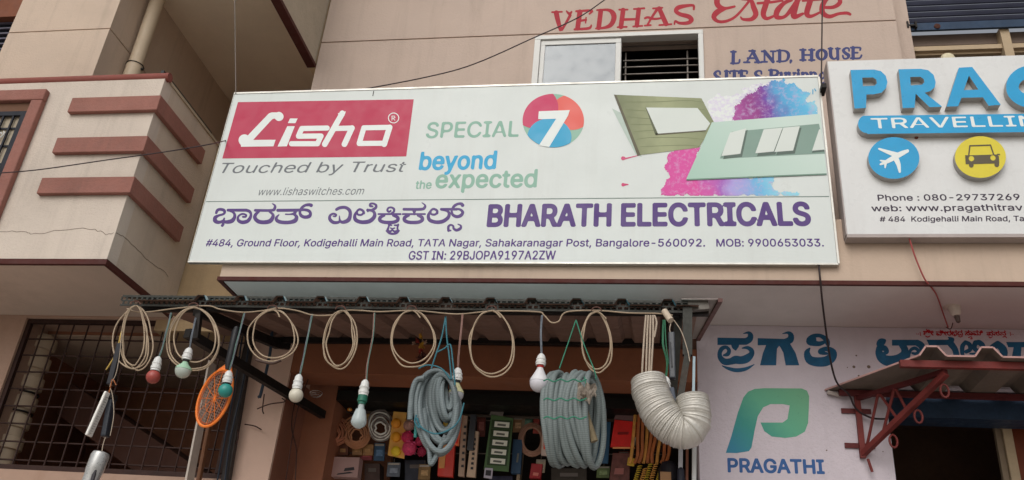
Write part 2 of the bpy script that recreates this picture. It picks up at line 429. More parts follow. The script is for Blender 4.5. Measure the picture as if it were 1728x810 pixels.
# upper right: steel shutter above glazed openings
sx0 = 1.80; SY = YW+.16
def zt(px, py, Y): return at(px, py, Y).z
zb0, zb1 = zt(1600, 49, SY), zt(1600, 37, SY)
shut = MB().box(1.668, 4.6, SY, SY+.02, zb0, zb1).obj('rolling_shutter', bl, est, label='blue bottom rail of a rolled down shutter')
z = zb1+.004; slm = mat('shutter_slat', '#262838', .45, .5, var=.25, scale=7, dirt=.4)
me = None
while z < 8.2:
    if me is None:
        so_ = MB().prism([(0, 0)]*0 or [(1.668, 0), (4.6, 0), (4.6, .052), (1.668, .052)], SY+.004, SY+.012)
        mb = MB(); pr = [(0, 0), (-.006, .008), (-.010, .026), (-.006, .044), (0, .052)]
        vs = [(1.668, SY+.012+a_, z+b_) for a_, b_ in pr]+[(4.6, SY+.012+a_, z+b_) for a_, b_ in pr]
        mb.add(vs, [(i, i+1, i+6, i+5) for i in range(4)]); s_ = mb.obj('slat', slm, shut); me = s_; z0_ = z
    else:
        s_ = me.copy(); COL.objects.link(s_); s_.parent = shut; s_.location = (0, 0, z-z0_)
    z += .055
for px_, w2 in ((1531, .035), (1545, .035)):
    p = at(px_, 44, SY-.01); B(p.x-.006, p.x+.006, SY-.03, SY, p.z-.025, p.z+.03).obj('shutter_hook', blackm, est)
p = at(1538, 44, SY-.01); B(p.x-.03, p.x+.03, SY-.024, SY-.004, p.z-.006, p.z+.006).obj('shutter_bolt', blackm, est)
p = at(1582, 43, SY-.01); MB().lathe((p.x, SY, p.z), [(0, .022), (.006, .022), (.008, .012)], 14, (0, -1, 0)).obj('lock_plate', mat('rust', '#4a2a20', .8), est)
ft = SY+.10
B(1.668, 4.6, ft, ft+.05, zt(1600, 76, ft), zt(1600, 58, ft)).obj('transom', mat('dusty_beige', '#8a7a70', .8, var=.1), est)
B(1.668, 4.6, ft-.05, ft+.06, zt(1600, 84, ft-.05), zt(1600, 77, ft-.05)).obj('transom', cream, est)
B(1.668, 4.6, ft-.02, ft+.05, zt(1600, 92, ft-.02), zt(1600, 85.5, ft-.02)).obj('transom', cream, est)
B(1.668, 4.6, ft+.03, ft+.045, 5.0, zt(1600, 92, ft-.02)+.02).obj('pane', mat('dark_glass', '#14121a', .12, var=.1, spec=.6), est)
a = at(1700, 80, ft-.055); B(a.x-.03, a.x+.03, ft-.07, ft+.05, 5.0, zt(1700, 57, ft)).obj('mullion', cream, est)
a = at(1528, 80, ft-.055); B(1.669, a.x+.005, ft-.07, ft+.05, 5.0, zt(1700, 72, ft)).obj('mullion', cream, est)
p = at(1600, 99, ft-.06); tagit(MB().lathe((p.x, p.y, p.z), [(-.02, .03), (-.018, .045), (.0, .05), (.015, .04), (.022, .02)], 20, (0, -1, 0)).obj('globe_lamp', mat('lamp_plastic', '#d9cfae', .4), None), 'small cream round lamp above the travel agency sign, in front of dark glass', 'lamp')

# ---- office window
win = MB()
fz1 = wz1; fr = .045
alu = mat('white_aluminium', '#d8d8d4', .4, .0, var=.04)
xm = at(1044, 60, YW).x
win.box(wx0, wx1, YW-.015, YW+.06, fz1-fr*.8, fz1)
win.box(wx0, wx0+fr, YW-.015, YW+.06, wz0, fz1-fr*.8-.001).box(wx1-fr*.8, wx1, YW-.015, YW+.06, wz0, fz1-fr*.8-.001)
wo = win.obj('window', alu, est, bevel=.003)
MB().box(wx0+fr+.002, xm+.02, YW+.0, YW+.025, fz1-fr*.8-.045, fz1-fr*.8-.003).box(wx0+fr+.002, wx0+fr+.035, YW, YW+.025, wz0, fz1-fr*.8-.046).box(xm-.02, xm+.02, YW, YW+.025, wz0, fz1-fr*.8-.046).obj('sash', alu, wo, bevel=.002)
B(wx0+fr+.036, xm-.021, YW+.008, YW+.014, wz0, fz1-fr*.8-.047).obj('pane', mat('bluish_glass', '#7d878e', .12, var=.05, spec=.6), wo)
B(xm-.035, xm+.022, YW+.03, YW+.05, wz0, fz1-fr*.8-.01).obj('sash', alu, wo)
gb = None
for i, py in enumerate((77, 101, 112, 124, 136)):
    zz = zt(1110, py, YW+.12)
    if gb is None: gb = MB().tube([(xm+.03, YW+.12, zz), (wx1-fr*.8, YW+.12, zz)], .006, 6).obj('security_bar', mat('grey_bar', '#77706a', .5, .5), wo); g0 = zz
    else: c = gb.copy(); COL.objects.link(c); c.parent = wo; c.location = gb.location+Vector((0, 0, zz-g0))
for px_ in (1056, 1160):
    x = at(px_, 100, YW+.125).x; MB().tube([(x, YW+.128, wz0), (x, YW+.128, fz1-.08)], .007, 6).obj('security_bar', MATS['grey_bar'], wo)
p = at(1056, 110, YW+.13); B(wx1-.5, wx1-.06, YW+.5, YW+.52, 5.7, 5.98).obj('curtain', mat('brown_curtain', '#5a4238', .9, var=.2), est)

# painted lettering on the estate wall
redp = mat('red_wall_paint', '#a8303c', .7, var=.12, scale=8, bump=.15)
bluep = mat('blue_wall_paint', '#454a78', .75, var=.15, scale=9, bump=.15)
V_ = [[(75, 132, 10), (180, 128, 10)], [(120, 140, 28), (140, 230, 25), (165, 318, 20)], [(180, 322, 14), (230, 240, 14), (270, 165, 16)], [(230, 120, 8), (262, 150, 16), (285, 128, 10)],
 [(375, 130, 28), (350, 305, 26)], [(335, 122, 12), (500, 115, 14), (478, 150, 10)], [(380, 225, 13), (440, 215, 13)], [(442, 190, 8), (436, 248, 8)], [(318, 318, 12), (470, 306, 15), (498, 272, 8)],
 [(600, 120, 26), (578, 300, 26)], [(560, 110, 10), (680, 108, 16), (732, 145, 28), (742, 200, 28), (710, 268, 24), (640, 300, 15), (548, 308, 10)],
 [(842, 110, 26), (818, 290, 26)], [(800, 105, 10), (890, 105, 10)], [(782, 295, 10), (880, 290, 10)], [(840, 212, 15), (985, 207, 13)], [(1010, 105, 25), (990, 275, 25)], [(958, 98, 10), (1070, 90, 11)], [(950, 287, 10), (1048, 280, 10)],
 [(1215, 92, 16), (1150, 190, 13), (1108, 265, 12)], [(1232, 92, 24), (1270, 180, 26), (1305, 258, 26)], [(1165, 92, 10), (1265, 84, 10)], [(1075, 277, 10), (1140, 272, 10)], [(1232, 272, 10), (1362, 262, 11)], [(1078, 198, 12), (1110, 188, 14), (1180, 205, 13), (1280, 192, 9)],
 [(1605, 100, 12), (1600, 60, 14), (1530, 62, 18), (1440, 82, 25), (1412, 120, 22), (1460, 155, 22), (1545, 178, 25), (1580, 215, 25), (1540, 248, 20), (1450, 250, 16), (1405, 228, 11), (1396, 262, 9)]]
art('painted_lettering', redp, est, YW, (920, 0), 6.4, V_, h=3, sm=4)
E_ = [[(300, -110, 26), (200, -50, 26), (172, 10, 28), (190, 60, 26), (250, 82, 16), (345, 64, 11)], [(260, 82, 14), (180, 115, 28), (142, 165, 24), (180, 208, 16), (260, 208, 15), (350, 165, 13), (440, 70, 12), (500, -10, 14)],
 [(420, -10, 14), (500, 0, 18), (530, 70, 26), (552, 140, 26), (510, 188, 20), (430, 190, 14), (405, 168, 8)],
 [(690, -70, 24), (648, 50, 28), (625, 140, 26), (660, 182, 17), (740, 150, 12)], [(572, 32, 13), (700, 22, 13), (810, 5, 12)],
 [(900, 0, 16), (830, 30, 20), (765, 100, 28), (755, 165, 24), (830, 165, 16), (900, 90, 22), (985, -30, 24)], [(960, 0, 26), (925, 110, 32), (930, 165, 24), (1010, 135, 14)],
 [(1110, -70, 26), (1070, 50, 28), (1050, 135, 26), (1090, 160, 17), (1170, 125, 12)], [(1010, 8, 11), (1260, -12, 12)],
 [(1200, 72, 14), (1310, 70, 18), (1375, 20, 22), (1340, -40, 18), (1260, -30, 22), (1205, 50, 26), (1205, 125, 26), (1270, 162, 20), (1360, 135, 15), (1440, 128, 16), (1472, 140, 14)]]
art('painted_lettering', redp, est, YW, (1180, 0), 5.786, E_, h=3)
SL = {  # slab letters on a unit box, y down
 'L': [[(0, .05), (.45, .05)], [(.22, .05, 9), (.2, .95, 9)], [(0, .97), (.7, .95), (.8, .7)]],
 'A': [[(.55, .05), (.15, .93)], [(.5, .05, 9), (.85, .93, 9)], [(-.02, .95), (.32, .95)], [(.65, .95), (1.05, .95)], [(.2, .62), (.75, .62)], [(.3, .05), (.65, .05)]],
 'N': [[(.0, .05), (.25, .05)], [(.2, .05), (.2, .93)], [(.2, .05, 9), (.82, .93, 9)], [(.82, .05), (.82, .93)], [(.65, .05), (1, .05)], [(0, .95), (.38, .95)]],
 'D': [[(.2, .05, 9), (.2, .95, 9)], [(0, .04), (.55, .05), (.85, .25, 8), (.88, .6, 8), (.65, .92), (.0, .96)]],
 'H': [[(.2, .05, 9), (.2, .95, 9)], [(.8, .05, 9), (.8, .95, 9)], [(.2, .5), (.8, .5)], [(0, .05), (.38, .05)], [(.62, .05), (1, .05)], [(0, .95), (.38, .95)], [(.62, .95), (1, .95)]],
 'O': [[(.5, .05), (.15, .3, 9), (.15, .7, 9), (.5, .95), (.85, .7, 9), (.85, .3, 9), (.5, .05)]],
 'U': [[(0, .05), (.35, .05)], [(.18, .05, 9), (.2, .7, 9), (.5, .95), (.78, .7), (.8, .05, 8)], [(.65, .05), (1, .05)], [(.8, .1, 8), (.83, .95, 8)]],
 'S': [[(.85, .28), (.8, .08), (.45, .04), (.15, .25, 8), (.4, .48, 8), (.8, .68, 9), (.6, .94), (.2, .93), (.08, .7)]],
 'E': [[(.2, .05, 9), (.2, .95, 9)], [(0, .05), (.8, .05), (.82, .25)], [(.2, .48), (.6, .48)], [(0, .95), (.75, .95), (.95, .7)]],
 'I': [[(.5, .05, 9), (.5, .95, 9)], [(.2, .05), (.8, .05)], [(.2, .95), (.8, .95)]],
 'T': [[(.5, .05, 9), (.5, .95, 9)], [(.0, .22), (.05, .05), (.95, .05), (1, .22)], [(.3, .95), (.7, .95)]],
 'B': [[(.2, .05, 9), (.2, .95, 9)], [(0, .05), (.6, .05), (.8, .25, 8), (.55, .47), (.2, .47)], [(.55, .47), (.88, .7, 8), (.6, .95), (0, .95)]],
 'u': [[(.15, .35, 8), (.2, .8, 8), (.5, .95), (.8, .75)], [(.8, .35, 8), (.83, .95, 8)], [(0, .35), (.2, .35)], [(.6, .35), (.85, .35)]],
 'y': [[(.1, .35, 8), (.5, .9)], [(.9, .35), (.3, 1.3)], [(0, .35), (.3, .35)], [(.7, .35), (1, .35)]],
 'i': [[(.5, .38, 8), (.5, .95, 8)], [(.3, .37), (.5, .37)], [(.5, .12, 8), (.5, .13, 8)]],
 'n': [[(.15, .38, 8), (.15, .95, 8)], [(.15, .5), (.5, .35), (.8, .5, 8), (.82, .95, 8)], [(0, .37), (.15, .37)]],
 'g': [[(.5, .36), (.15, .6), (.5, .85), (.85, .6), (.5, .36)], [(.85, .38), (.85, 1.1), (.4, 1.25)]],
 ',': [[(.3, .95, 8), (.2, 1.12, 5)]], '.': [[(.3, .75, 8), (.3, .76, 8)]]}
def slab(s, boxes, r):
    st = []
    for ch, (x0, y0, x1, y1) in zip(s, boxes):
        for q in SL[ch]: st.append([(x0+p[0]*(x1-x0), y0+p[1]*(y1-y0), (p[2] if len(p) > 2 else 5)*r) for p in q])
    return st
bx = [(310, 500, 415, 622), (440, 492, 600, 615), (610, 496, 745, 610), (760, 490, 885, 605), (880, 500, 930, 600), (985, 482, 1125, 592), (1140, 475, 1250, 590), (1262, 470, 1372, 582), (1395, 465, 1475, 578), (1480, 460, 1590, 575)]
art('painted_lettering', bluep, est, YW, (1180, 0), 5.786, slab('LAND,HOUSE', bx, 1.9), h=2.4, sm=3)
bx = [(140, 690, 215, 810), (240, 690, 290, 808), (300, 690, 385, 806), (395, 688, 480, 805), (535, 688, 620, 802), (640, 700, 680, 780), (680, 680, 790, 800), (790, 670, 860, 795), (865, 670, 940, 792), (945, 672, 990, 790), (1000, 668, 1070, 788), (1080, 665, 1150, 785), (1165, 665, 1240, 785)]
art('painted_lettering', bluep, est, YW, (1180, 0), 5.786, slab('SITES.Buyinng', bx, 1.9), h=2.4, sm=3)

# ---- painted lettering on the lilac wall
kblue = mat('kannada_blue_paint', '#175478', .6, var=.28, scale=14, bump=.2)
K3 = [[(440, 198, 42), (488, 168, 40), (500, 118, 32), (470, 86, 18), (408, 98, 4)], [(305, 240, 52), (305, 270, 34), (312, 306, 8)],
 [(160, 372, 12), (210, 358, 26), (228, 310, 24), (190, 270, 22), (135, 290, 28), (108, 350, 28), (122, 410, 34), (175, 455, 42), (250, 450, 42), (310, 430, 52), (380, 435, 50), (450, 415, 52), (510, 360, 36), (510, 310, 30), (460, 276, 22), (395, 282, 8)],
 [(140, 505, 6), (220, 540, 20), (320, 562, 26), (440, 545, 22), (545, 490, 6)],
 [(930, 204, 38), (1000, 178, 44), (1012, 120, 34), (975, 86, 18), (905, 100, 4)],
 [(1335, 222, 32), (1255, 195, 50), (1290, 135, 30), (1370, 122, 24), (1435, 152, 30), (1468, 195, 36), (1482, 240, 24)], [(1300, 222, 34), (1370, 226, 30), (1420, 212, 24)], [(1300, 170, 34), (1300, 200, 36)],
 [(1250, 285, 10), (1216, 340, 36), (1245, 425, 52), (1330, 455, 58), (1450, 450, 62), (1528, 400, 58), (1542, 335, 46), (1475, 292, 32), (1400, 305, 26), (1385, 330, 30), (1430, 345, 24), (1470, 350, 16)]]
KP = [[(80, 148), (440, 155), (440, 240), (80, 242)], [(590, 155), (930, 165), (930, 242), (590, 246)], [(700, 235), (872, 240), (835, 290), (825, 500), (620, 500), (655, 350)], [(850, 235), (1000, 225), (1070, 340), (1118, 500), (945, 500), (915, 340), (880, 275)]]
art('painted_lettering', kblue, est, YW, (1200, 550), 7.513, K3, KP, h=3.2)
K4 = [[(150, 200, 20), (112, 220, 44), (80, 245, 20)], [(105, 290, 28), (150, 285, 32), (178, 325, 24), (140, 350, 20)], [(78, 280, 20), (90, 340, 42), (125, 400, 52), (200, 430, 60), (300, 420, 62), (372, 360, 48), (380, 300, 40), (350, 250, 36)],
 [(520, 225, 36), (570, 260, 38), (588, 330, 32), (565, 400, 34), (480, 440, 30)], [(420, 390, 18), (445, 310, 18), (495, 285, 20), (535, 318, 18), (510, 348, 18), (468, 342, 14)],
 [(880, 215, 30), (915, 190, 26), (875, 165, 8)], [(900, 235, 38), (948, 300, 34), (960, 380, 34), (900, 405, 32)], [(710, 385, 42), (662, 335, 24), (680, 292, 24), (738, 282, 24), (768, 318, 22), (738, 345, 16), (705, 335, 14)],
 [(1065, 218, 22), (1112, 245, 26), (1118, 300, 24), (1075, 325, 22)], [(1062, 222, 22), (1032, 265, 26), (1030, 330, 24), (1035, 372, 16)], [(1180, 225, 30), (1165, 275, 28), (1195, 312, 24), (1240, 308, 24), (1262, 262, 30), (1222, 222, 30), (1180, 225, 26)], [(1262, 270, 30), (1280, 330, 28), (1290, 385, 24)], [(1260, 345, 18), (1120, 348, 10)],
 [(1430, 238, 36), (1368, 290, 40), (1362, 360, 42), (1425, 405, 28), (1490, 375, 44), (1492, 300, 44), (1430, 238, 36)]]
KP4 = [[(235, 190), (530, 190), (530, 256), (235, 256)], [(625, 190), (905, 190), (905, 250), (655, 252)], [(655, 372), (980, 372), (975, 428), (662, 428)], [(1525, 215), (1790, 215), (1790, 275), (1550, 275)], [(1610, 270), (1700, 270), (1690, 420), (1585, 420)], [(1740, 270), (1830, 270), (1860, 420), (1770, 420)]]
art('painted_lettering', kblue, est, YW, (1470, 545), 6.698, K4, KP4, h=3.2)
redw = mat('red_script_paint', '#b01824', .6, var=.1)
def redword(body, l, r, ybase, ytop):
    text(body, redw, est, YW, (1470+l/6.698, 545+ybase/6.698), (1470+r/6.698, 545+(ybase-1)/6.698), (1470+l/6.698, 545+ytop/6.698), bold=.045, res=16, capchar='ರ', layer=3, name='painted_lettering')
try:
    redword('ಶೀ', 592, 712, 142, 72); redword('ವೀರಭದ', 735, 1040, 142, 82); redword('ಸಾಮಿ', 1062, 1270, 140, 82); redword('ಪಸನ', 1305, 1530, 142, 88)
except Exception as e: print('kannada text', e)
art('painted_lettering', redw, est, YW, (1470, 545), 6.698, [[(615, 150, 5), (640, 160, 7), (665, 148, 5)], [(985, 150, 4), (1010, 160, 6), (1035, 148, 4)], [(1100, 165, 6), (1130, 158, 6), (1140, 180, 6), (1120, 180, 5)], [(1330, 155, 4), (1345, 170, 6), (1370, 155, 4)], [(1490, 160, 6), (1515, 155, 6), (1530, 170, 5)], [(515, 125, 5), (516, 126, 5)], [(535, 125, 5), (536, 127, 5)], [(552, 105, 4), (560, 145, 4)], [(1570, 105, 4), (1575, 145, 4)], [(1590, 130, 5), (1591, 131, 5)], [(1606, 130, 4), (1607, 131, 4)]], h=1.6, layer=3)
pl0 = at(1240, 760, YW); pl1 = at(1345, 660, YW)
logom = gradmat('logo_gradient_paint', [(0, '#2f7a94'), (.3, '#35887f'), (.6, '#58a082'), (1, '#66a07c')], pl0, pl1, .6, .05, 30, ('#2d6a6a', 60, .58, .9))
OUT = [(226, 474), (260, 471), (400, 472), (420, 480), (428, 500), (427, 545), (424, 600), (412, 632), (380, 650), (340, 655), (290, 650), (262, 630), (248, 598), (330, 598), (348, 585), (356, 535), (330, 530), (285, 530), (258, 542), (238, 575), (226, 630), (215, 690), (205, 704), (160, 711), (120, 710), (140, 650), (165, 560), (185, 505), (202, 484)]
art('painted_logo', logom, est, YW, (1170, 440), 2.19, polys=[OUT], h=1.2)
text('PRAGATHI', mat('pragathi_blue_paint', '#30588e', .6, var=.12, scale=12), est, YW, (1228, 796), (1392, 799), (1228, 774), bold=.055, res=20, name='painted_lettering')
for (px_, py_, r_) in ((1441, 619, .010), (1430, 620, .004), (1466, 619, .012), (1449, 634, .006), (1395, 760, .005), (1490, 762, .004), (1360, 492, .006), (1445, 600, .006)):
    p = at(px_, py_, YW); MB().lathe((p.x, YW+.002, p.z), [(0, r_), (.003, r_*.8)], 9, (0, -1, 0)).obj('plaster_chip', crackm, est)

# ---- shop interior
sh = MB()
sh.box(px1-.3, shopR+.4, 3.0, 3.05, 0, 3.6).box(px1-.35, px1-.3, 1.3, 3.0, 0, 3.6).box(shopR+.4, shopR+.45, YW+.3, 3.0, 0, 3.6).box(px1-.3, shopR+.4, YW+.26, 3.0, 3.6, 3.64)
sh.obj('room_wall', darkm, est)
B(px1+.002, px1+.2, .95, 1.3, 0, 3.5).obj('jamb', mat('jamb_brown', '#a06a50', .75, var=.12, scale=2, bump=.15, dirt=.15), est)
B(px1+.0, px1+.003, YW+.02, .949, 0, 3.353).obj('jamb', mat('jamb_brown2', '#946450', .75, var=.12, scale=2, dirt=.2), est)
B(px1+.21, shopR-.01, .93, 1.25, zt(864, 684, .93), 3.353).obj('shutter_box', mat('black_box', '#15130f', .5, var=.2), est)
# rail the goods hang from
GY = 1.12
rail = thing('hanging_rail', 'dusty grey brown rail across the shop behind the hanging goods', 'rail', at(864, 692, GY))
MB().box(px1+.22, shopR+.3, GY+.03, GY+.07, zt(864, 700, GY), zt(864, 686, GY)).obj('board', mat('rail_board', '#6a5a4c', .7, var=.15, scale=4, dirt=.3), rail)
MB().tube([(px1+.22, GY+.01, zt(864, 703, GY)), (shopR+.3, GY+.01, zt(864, 703, GY))], .008, 6).obj('rod', mat('rod_grey', '#5a5048', .5, .5), rail)

# ================================================================= LEFT BUILDING
lb = thing('balcony_building', 'beige house at left with terracotta banded balcony above a grilled window', 'building', (-4.6, 1.5, 0))
XP, YP = -3.235, -.215; ZT = 5.12; XL = -7.5
B(XL, XP, YP, YP+.10, ZL+.006, ZT-.02).obj('parapet', plaster2, lb)
B(XP-.10, XP-.0, YP+.1, YW, ZL+.006, ZT-.02).obj('parapet', mat('parapet_side_plaster', '#cbbaa9', .88, var=.07, scale=1.6, bump=.55, bscale=90, streak=.15, dirt=.15), lb)
B(XL, XP-.1, YP+.1, 3, ZL+.08, ZL+.2).obj('balcony_floor', soffl, lb)
MB().box(XL, XP+.012, YP-.012, YP+.012, ZL-.012, ZL+.022).box(XP-.012, XP+.012, YP+.012, YW, ZL-.012, ZL+.022).obj('drip_trim', maroon, lb)
B(XL, XP-.013, YP+.013, YW, ZL-.004, ZL+.07).obj('soffit', soffl, lb)
rt = MB().tube([(XL, YP+.02, ZT), (XP+.02, YP+.02, ZT)], .032, 12); rt.obj('top_rail', terraD, lb, smooth=True)
B(XP-.11, XP+.01, YP+.055, YW, ZT-.022, ZT-.002).obj('coping', mat('coping_plaster', '#b5a48f', .9, var=.12, bump=.4), lb)
for zc in (4.875, 4.555, 4.25):
    h2 = .058
    b1 = MB(); x0 = -3.84
    b1.hexa([Vector(v) for v in [(x0, YP-.035, zc-h2), (XP+.035, YP-.035, zc-h2), (XP+.035, YP+.0, zc-h2), (x0, YP+.0, zc-h2), (x0, YP-.035, zc+h2), (XP+.035, YP-.035, zc+h2), (XP+.035, YP+.0, zc+h2), (x0, YP+.0, zc+h2)]])
    b1.box(XP+.0, XP+.035, YP+.0, .405, zc-h2, zc+h2)
    b1.obj('band', terra, lb, bevel=.004)
# glazed strip standing on the side coping
gl = thing('side_railing', 'narrow framed glass railing strip on top of the balcony side wall', 'railing', (XP-.04, .1, ZT))
B(XP-.045, XP-.035, YP+.02, .50, ZT+.004, ZT+.035).obj('pane', mat('railing_glass', '#8f9480', .3), gl)
MB().box(XP-.052, XP-.028, YP+.005, .515, ZT+.036, ZT+.05).box(XP-.052, XP-.028, YP+.005, YP+.019, ZT-.001, ZT+.035).box(XP-.052, XP-.028, .501, .515, ZT-.001, ZT+.035).obj('frame', mat('dark_grey_frame', '#2c3030', .4, .3), gl)
# balcony window at the far left edge
wX1 = -4.05; wz = 5.01
fw_ = MB().box(-5.2, wX1-.0, YP-.045, YP-.0, wz-.09, wz).box(wX1-.085, wX1, YP-.045, YP, 3.98, wz-.091)
bwn = fw_.obj('window', terra, lb, bevel=.008)
B(-5.2, wX1-.087, YP-.003, YP+.0, 4.0, wz-.091).obj('pane', mat('window_cream', '#a89c88', .6, var=.1), bwn)
B(-5.2, wX1-.087, YP-.012, YP-.004, wz-.17, wz-.093).obj('head_board', mat('head_brown', '#6d4f3e', .8), bwn)
dk = mat('wrought_iron', '#22242c', .5, .3, var=.1)
MB().box(-5.2, wX1-.095, YP-.03, YP-.013, wz-.205, wz-.172).box(wX1-.13, wX1-.095, YP-.03, YP-.013, 4.0, wz-.206).obj('grille_frame', dk, bwn)
for i in range(9):
    x = wX1-.185-i*.075; B(x-.006, x+.006, YP-.027, YP-.015, 4.0, wz-.206).obj('grille_bar', dk, bwn)
for i in range(6):
    zc = wz-.30-i*.14; B(-5.2, wX1-.13, YP-.0145, YP-.0085, zc-.006, zc+.006).obj('grille_bar', dk, bwn)
sc = MB(); c0 = Vector((wX1-.22, YP-.032, wz-.36))
for s_ in (0, 1, 2):
    sc.tube([c0+Vector(((.008+.022*t/12)*math.cos(t*.6)-s_*.15, 0, (.008+.022*t/12)*math.sin(t*.6)-s_*.28)) for t in range(13)], .005, 6)
sc.obj('scroll', mat('white_iron', '#c9c9c6', .5), bwn)
# cracks running across parapet front and side
cr = MB()
def ribbon(mb, pts3, nrm, w_=.003):
    P = [Vector(p) for p in pts3]; n = Vector(nrm)
    for a_, b_ in zip(P[:-1], P[1:]):
        s_ = (b_-a_).cross(n).normalized()*w_; mb.add([a_-s_, b_-s_, b_+s_, a_+s_], [(0, 1, 2, 3)])
pts = []
for x, y in [(0, 391), (20, 390), (45, 391), (52, 394), (75, 393), (100, 388), (140, 386), (160, 388), (175, 392), (180, 396), (192, 393)]:
    pts.append(at(x, y, YP)-Vector((0, .0012, 0)))
q = [pts[0]]
for a_, b_ in zip(pts[:-1], pts[1:]):
    for k in range(1, 4): q.append(a_.lerp(b_, k/3)+Vector((0, 0, random.uniform(-.006, .006))))
ribbon(cr, q, (0, 1, 0), .0014)
pts = [atx(x, y, XP)+Vector((.0012, 0, 0)) for x, y in [(196, 393), (208, 398), (222, 412), (238, 428), (250, 440), (262, 449), (275, 456), (284, 468)]]
q = [pts[0]]
for a_, b_ in zip(pts[:-1], pts[1:]):
    for k in range(1, 4): q.append(a_.lerp(b_, k/3)+Vector((0, random.uniform(-.006, .006), random.uniform(-.005, .005))))
ribbon(cr, q, (1, 0, 0), .0018)
cr.obj('crack', crackm, lb)
# upper storey
XPI = -3.885; YPI = -.1; gz2 = 5.664
pw = MB(); xl2 = -4.70
pw.box(xl2, XPI, YPI, YPI+.25, ZT-.3, gz2-.005).box(xl2, XPI, YPI, YPI+.25, gz2+.005, 8.6).box(xl2+.01, XPI-.01, YPI+.01, YPI+.25, gz2-.005, gz2+.005)
pw.box(XPI-.2, XPI, YPI+.25, 3.4, ZT-.3, gz2-.005).box(XPI-.2, XPI, YPI+.25, 3.4, gz2+.005, 8.6).box(XPI-.2, XPI-.01, YPI+.25, 3.4, gz2-.005, gz2+.005)
pw.obj('wall', plaster, lb)
B(XL, xl2, YPI+.1, YPI+.16, 4.9, 8.6).obj('wall', mat('upper_dark_window', '#20242c', .3, var=.1), lb)
for i in range(10):
    zc = zt(15, 92, YPI)+.02+i*.05; B(XL, xl2-.0, YPI+.075, YPI+.095, zc, zc+.012).obj('louvre', mat('louvre_grey', '#5a5664', .5), lb)
B(XL, xl2-.003, YPI+.02, YPI+.098, zt(10, 28, YPI+.02), zt(10, -30, YPI+.02)).obj('window_head', mat('rust_head', '#7c4c38', .8, var=.2, dirt=.3), lb)
brs = mat('recess_plaster', '#e6d0ac', .88, var=.08, scale=1, bump=.2, streak=.12, dirt=.12)
B(XPI, XC-.02, 3.3, 3.4, ZL, 8.5).obj('wall', brs, lb)
B(XP-.1, XC-.03, YW+.004, YW+.2, ZL-.1, ZT-.02).obj('wall', mat('gap_plaster', '#a8906f', .9, var=.12, bump=.3, streak=.2, dirt=.3), lb)
B(XPI+.002, XC-.03, YW+.2, 3.3, ZT-.15, ZT-.06).obj('floor', soffl, lb)
zc0 = 6.29
B(XPI+.002, -2.67, -.25, 3.3, zc0, zc0+.12).obj('ceiling', mat('recess_ceiling', '#eedfca', .88, var=.08, scale=1, bump=.1, dirt=.12), lb)
B(-2.665, XC-.012, -.25, YW-.003, 5.845, 8.6).obj('slab_edge', mat('slab_edge_plaster', '#b7ab98', .9, var=.12, scale=4, bump=.6, bscale=50, dirt=.35), lb)
B(-2.668, XC-.0, -.25, YW-.004, 5.812, 5.843).obj('drip_trim', maroon, lb)
B(-2.665, XC-.015, YW+.0, 3.3, 5.83, 8.6).obj('wall', brs, lb)
B(XL, XPI-.2, 3.2, 3.3, 0, 8.6).obj('wall', plaster, lb)
# drain pipe
pvc = mat('pvc_beige', '#c3b199', .5, var=.08, scale=4, streak=.15, dirt=.15)
pb, ptp = atx(222, 130, XPI+.075), None
dp = thing('drain_pipe', 'fat beige drain pipe running down the corner behind the balcony rail', 'pipe', (XPI+.072, pb.y, ZT-.1))
MB().tube([(XPI+.072, pb.y, ZT-.15), (XPI+.072, pb.y, zc0)], .053, 20).obj('pipe', pvc, dp, smooth=True)
cz = atx(228, 112, XPI+.072).z
MB().tube([(XPI+.072, pb.y, cz-.14), (XPI+.072, pb.y, cz)], .060, 20).obj('socket', pvc, dp, smooth=True)
MB().tube([(XPI+.072+.063*math.cos(t*.5236), pb.y+.063*math.sin(t*.5236), cz+.002) for t in range(12)], .004, 6, closed=True).obj('clamp', blackm, dp)
p = Vector((XPI+.14, pb.y, cz-.03)); MB().ball(p, .012, 8, 5).obj('clamp_bolt', blackm, dp)

# ---- ground floor of left building with window grille
gx0, gx1 = -4.31, -2.625; gz0, gz1_ = 2.665, 3.70
lw = MB().box(XL, gx0, YW, YW+.25, 0, ZL-.005).box(gx0, px0-.003, YW, YW+.25, 0, gz0).box(gx0, px0-.003, YW, YW+.25, gz1_, ZL-.005)
lw.obj('wall', mat('ground_plaster', '#a98d7c', .88, var=.12, scale=1.3, bump=.3, dirt=.45, streak=.2, dirtcol=(.22, .10, .05)), lb)
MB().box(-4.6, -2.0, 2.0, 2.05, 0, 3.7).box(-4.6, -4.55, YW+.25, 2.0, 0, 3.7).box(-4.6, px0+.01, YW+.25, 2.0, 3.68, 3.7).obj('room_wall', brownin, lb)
B(-4.6, px0+.01, YW+.26, 2.0, 3.672, 3.679).obj('ceiling', mat('pale_ceiling', '#cdb8a4', .85, var=.1, dirt=.3), lb)
st = MB(); st.hexa([Vector(v) for v in [(-4.3, 1.2, 3.2), (-2.6, 1.2, 2.3), (-2.6, 1.9, 2.3), (-4.3, 1.9, 3.2), (-4.3, 1.2, 3.45), (-2.6, 1.2, 2.6), (-2.6, 1.9, 2.6), (-4.3, 1.9, 3.45)]])
st.obj('stair_slab', mat('stair_brown', '#4e3228', .85, var=.2), lb)
gm = mat('rusty_iron', '#3a2722', .6, .3, var=.25, scale=12, bump=.1)
gr = MB().box(gx0, gx1, YW+.02, YW+.05, gz1_-.03, gz1_-.002).box(gx0, gx1, YW+.02, YW+.05, gz0+.0, gz0+.035).box(gx0+.0, gx0+.03, YW+.02, YW+.05, gz0+.036, gz1_-.031).box(gx1-.045, gx1, YW+.01, YW+.05, gz0+.036, gz1_-.031)
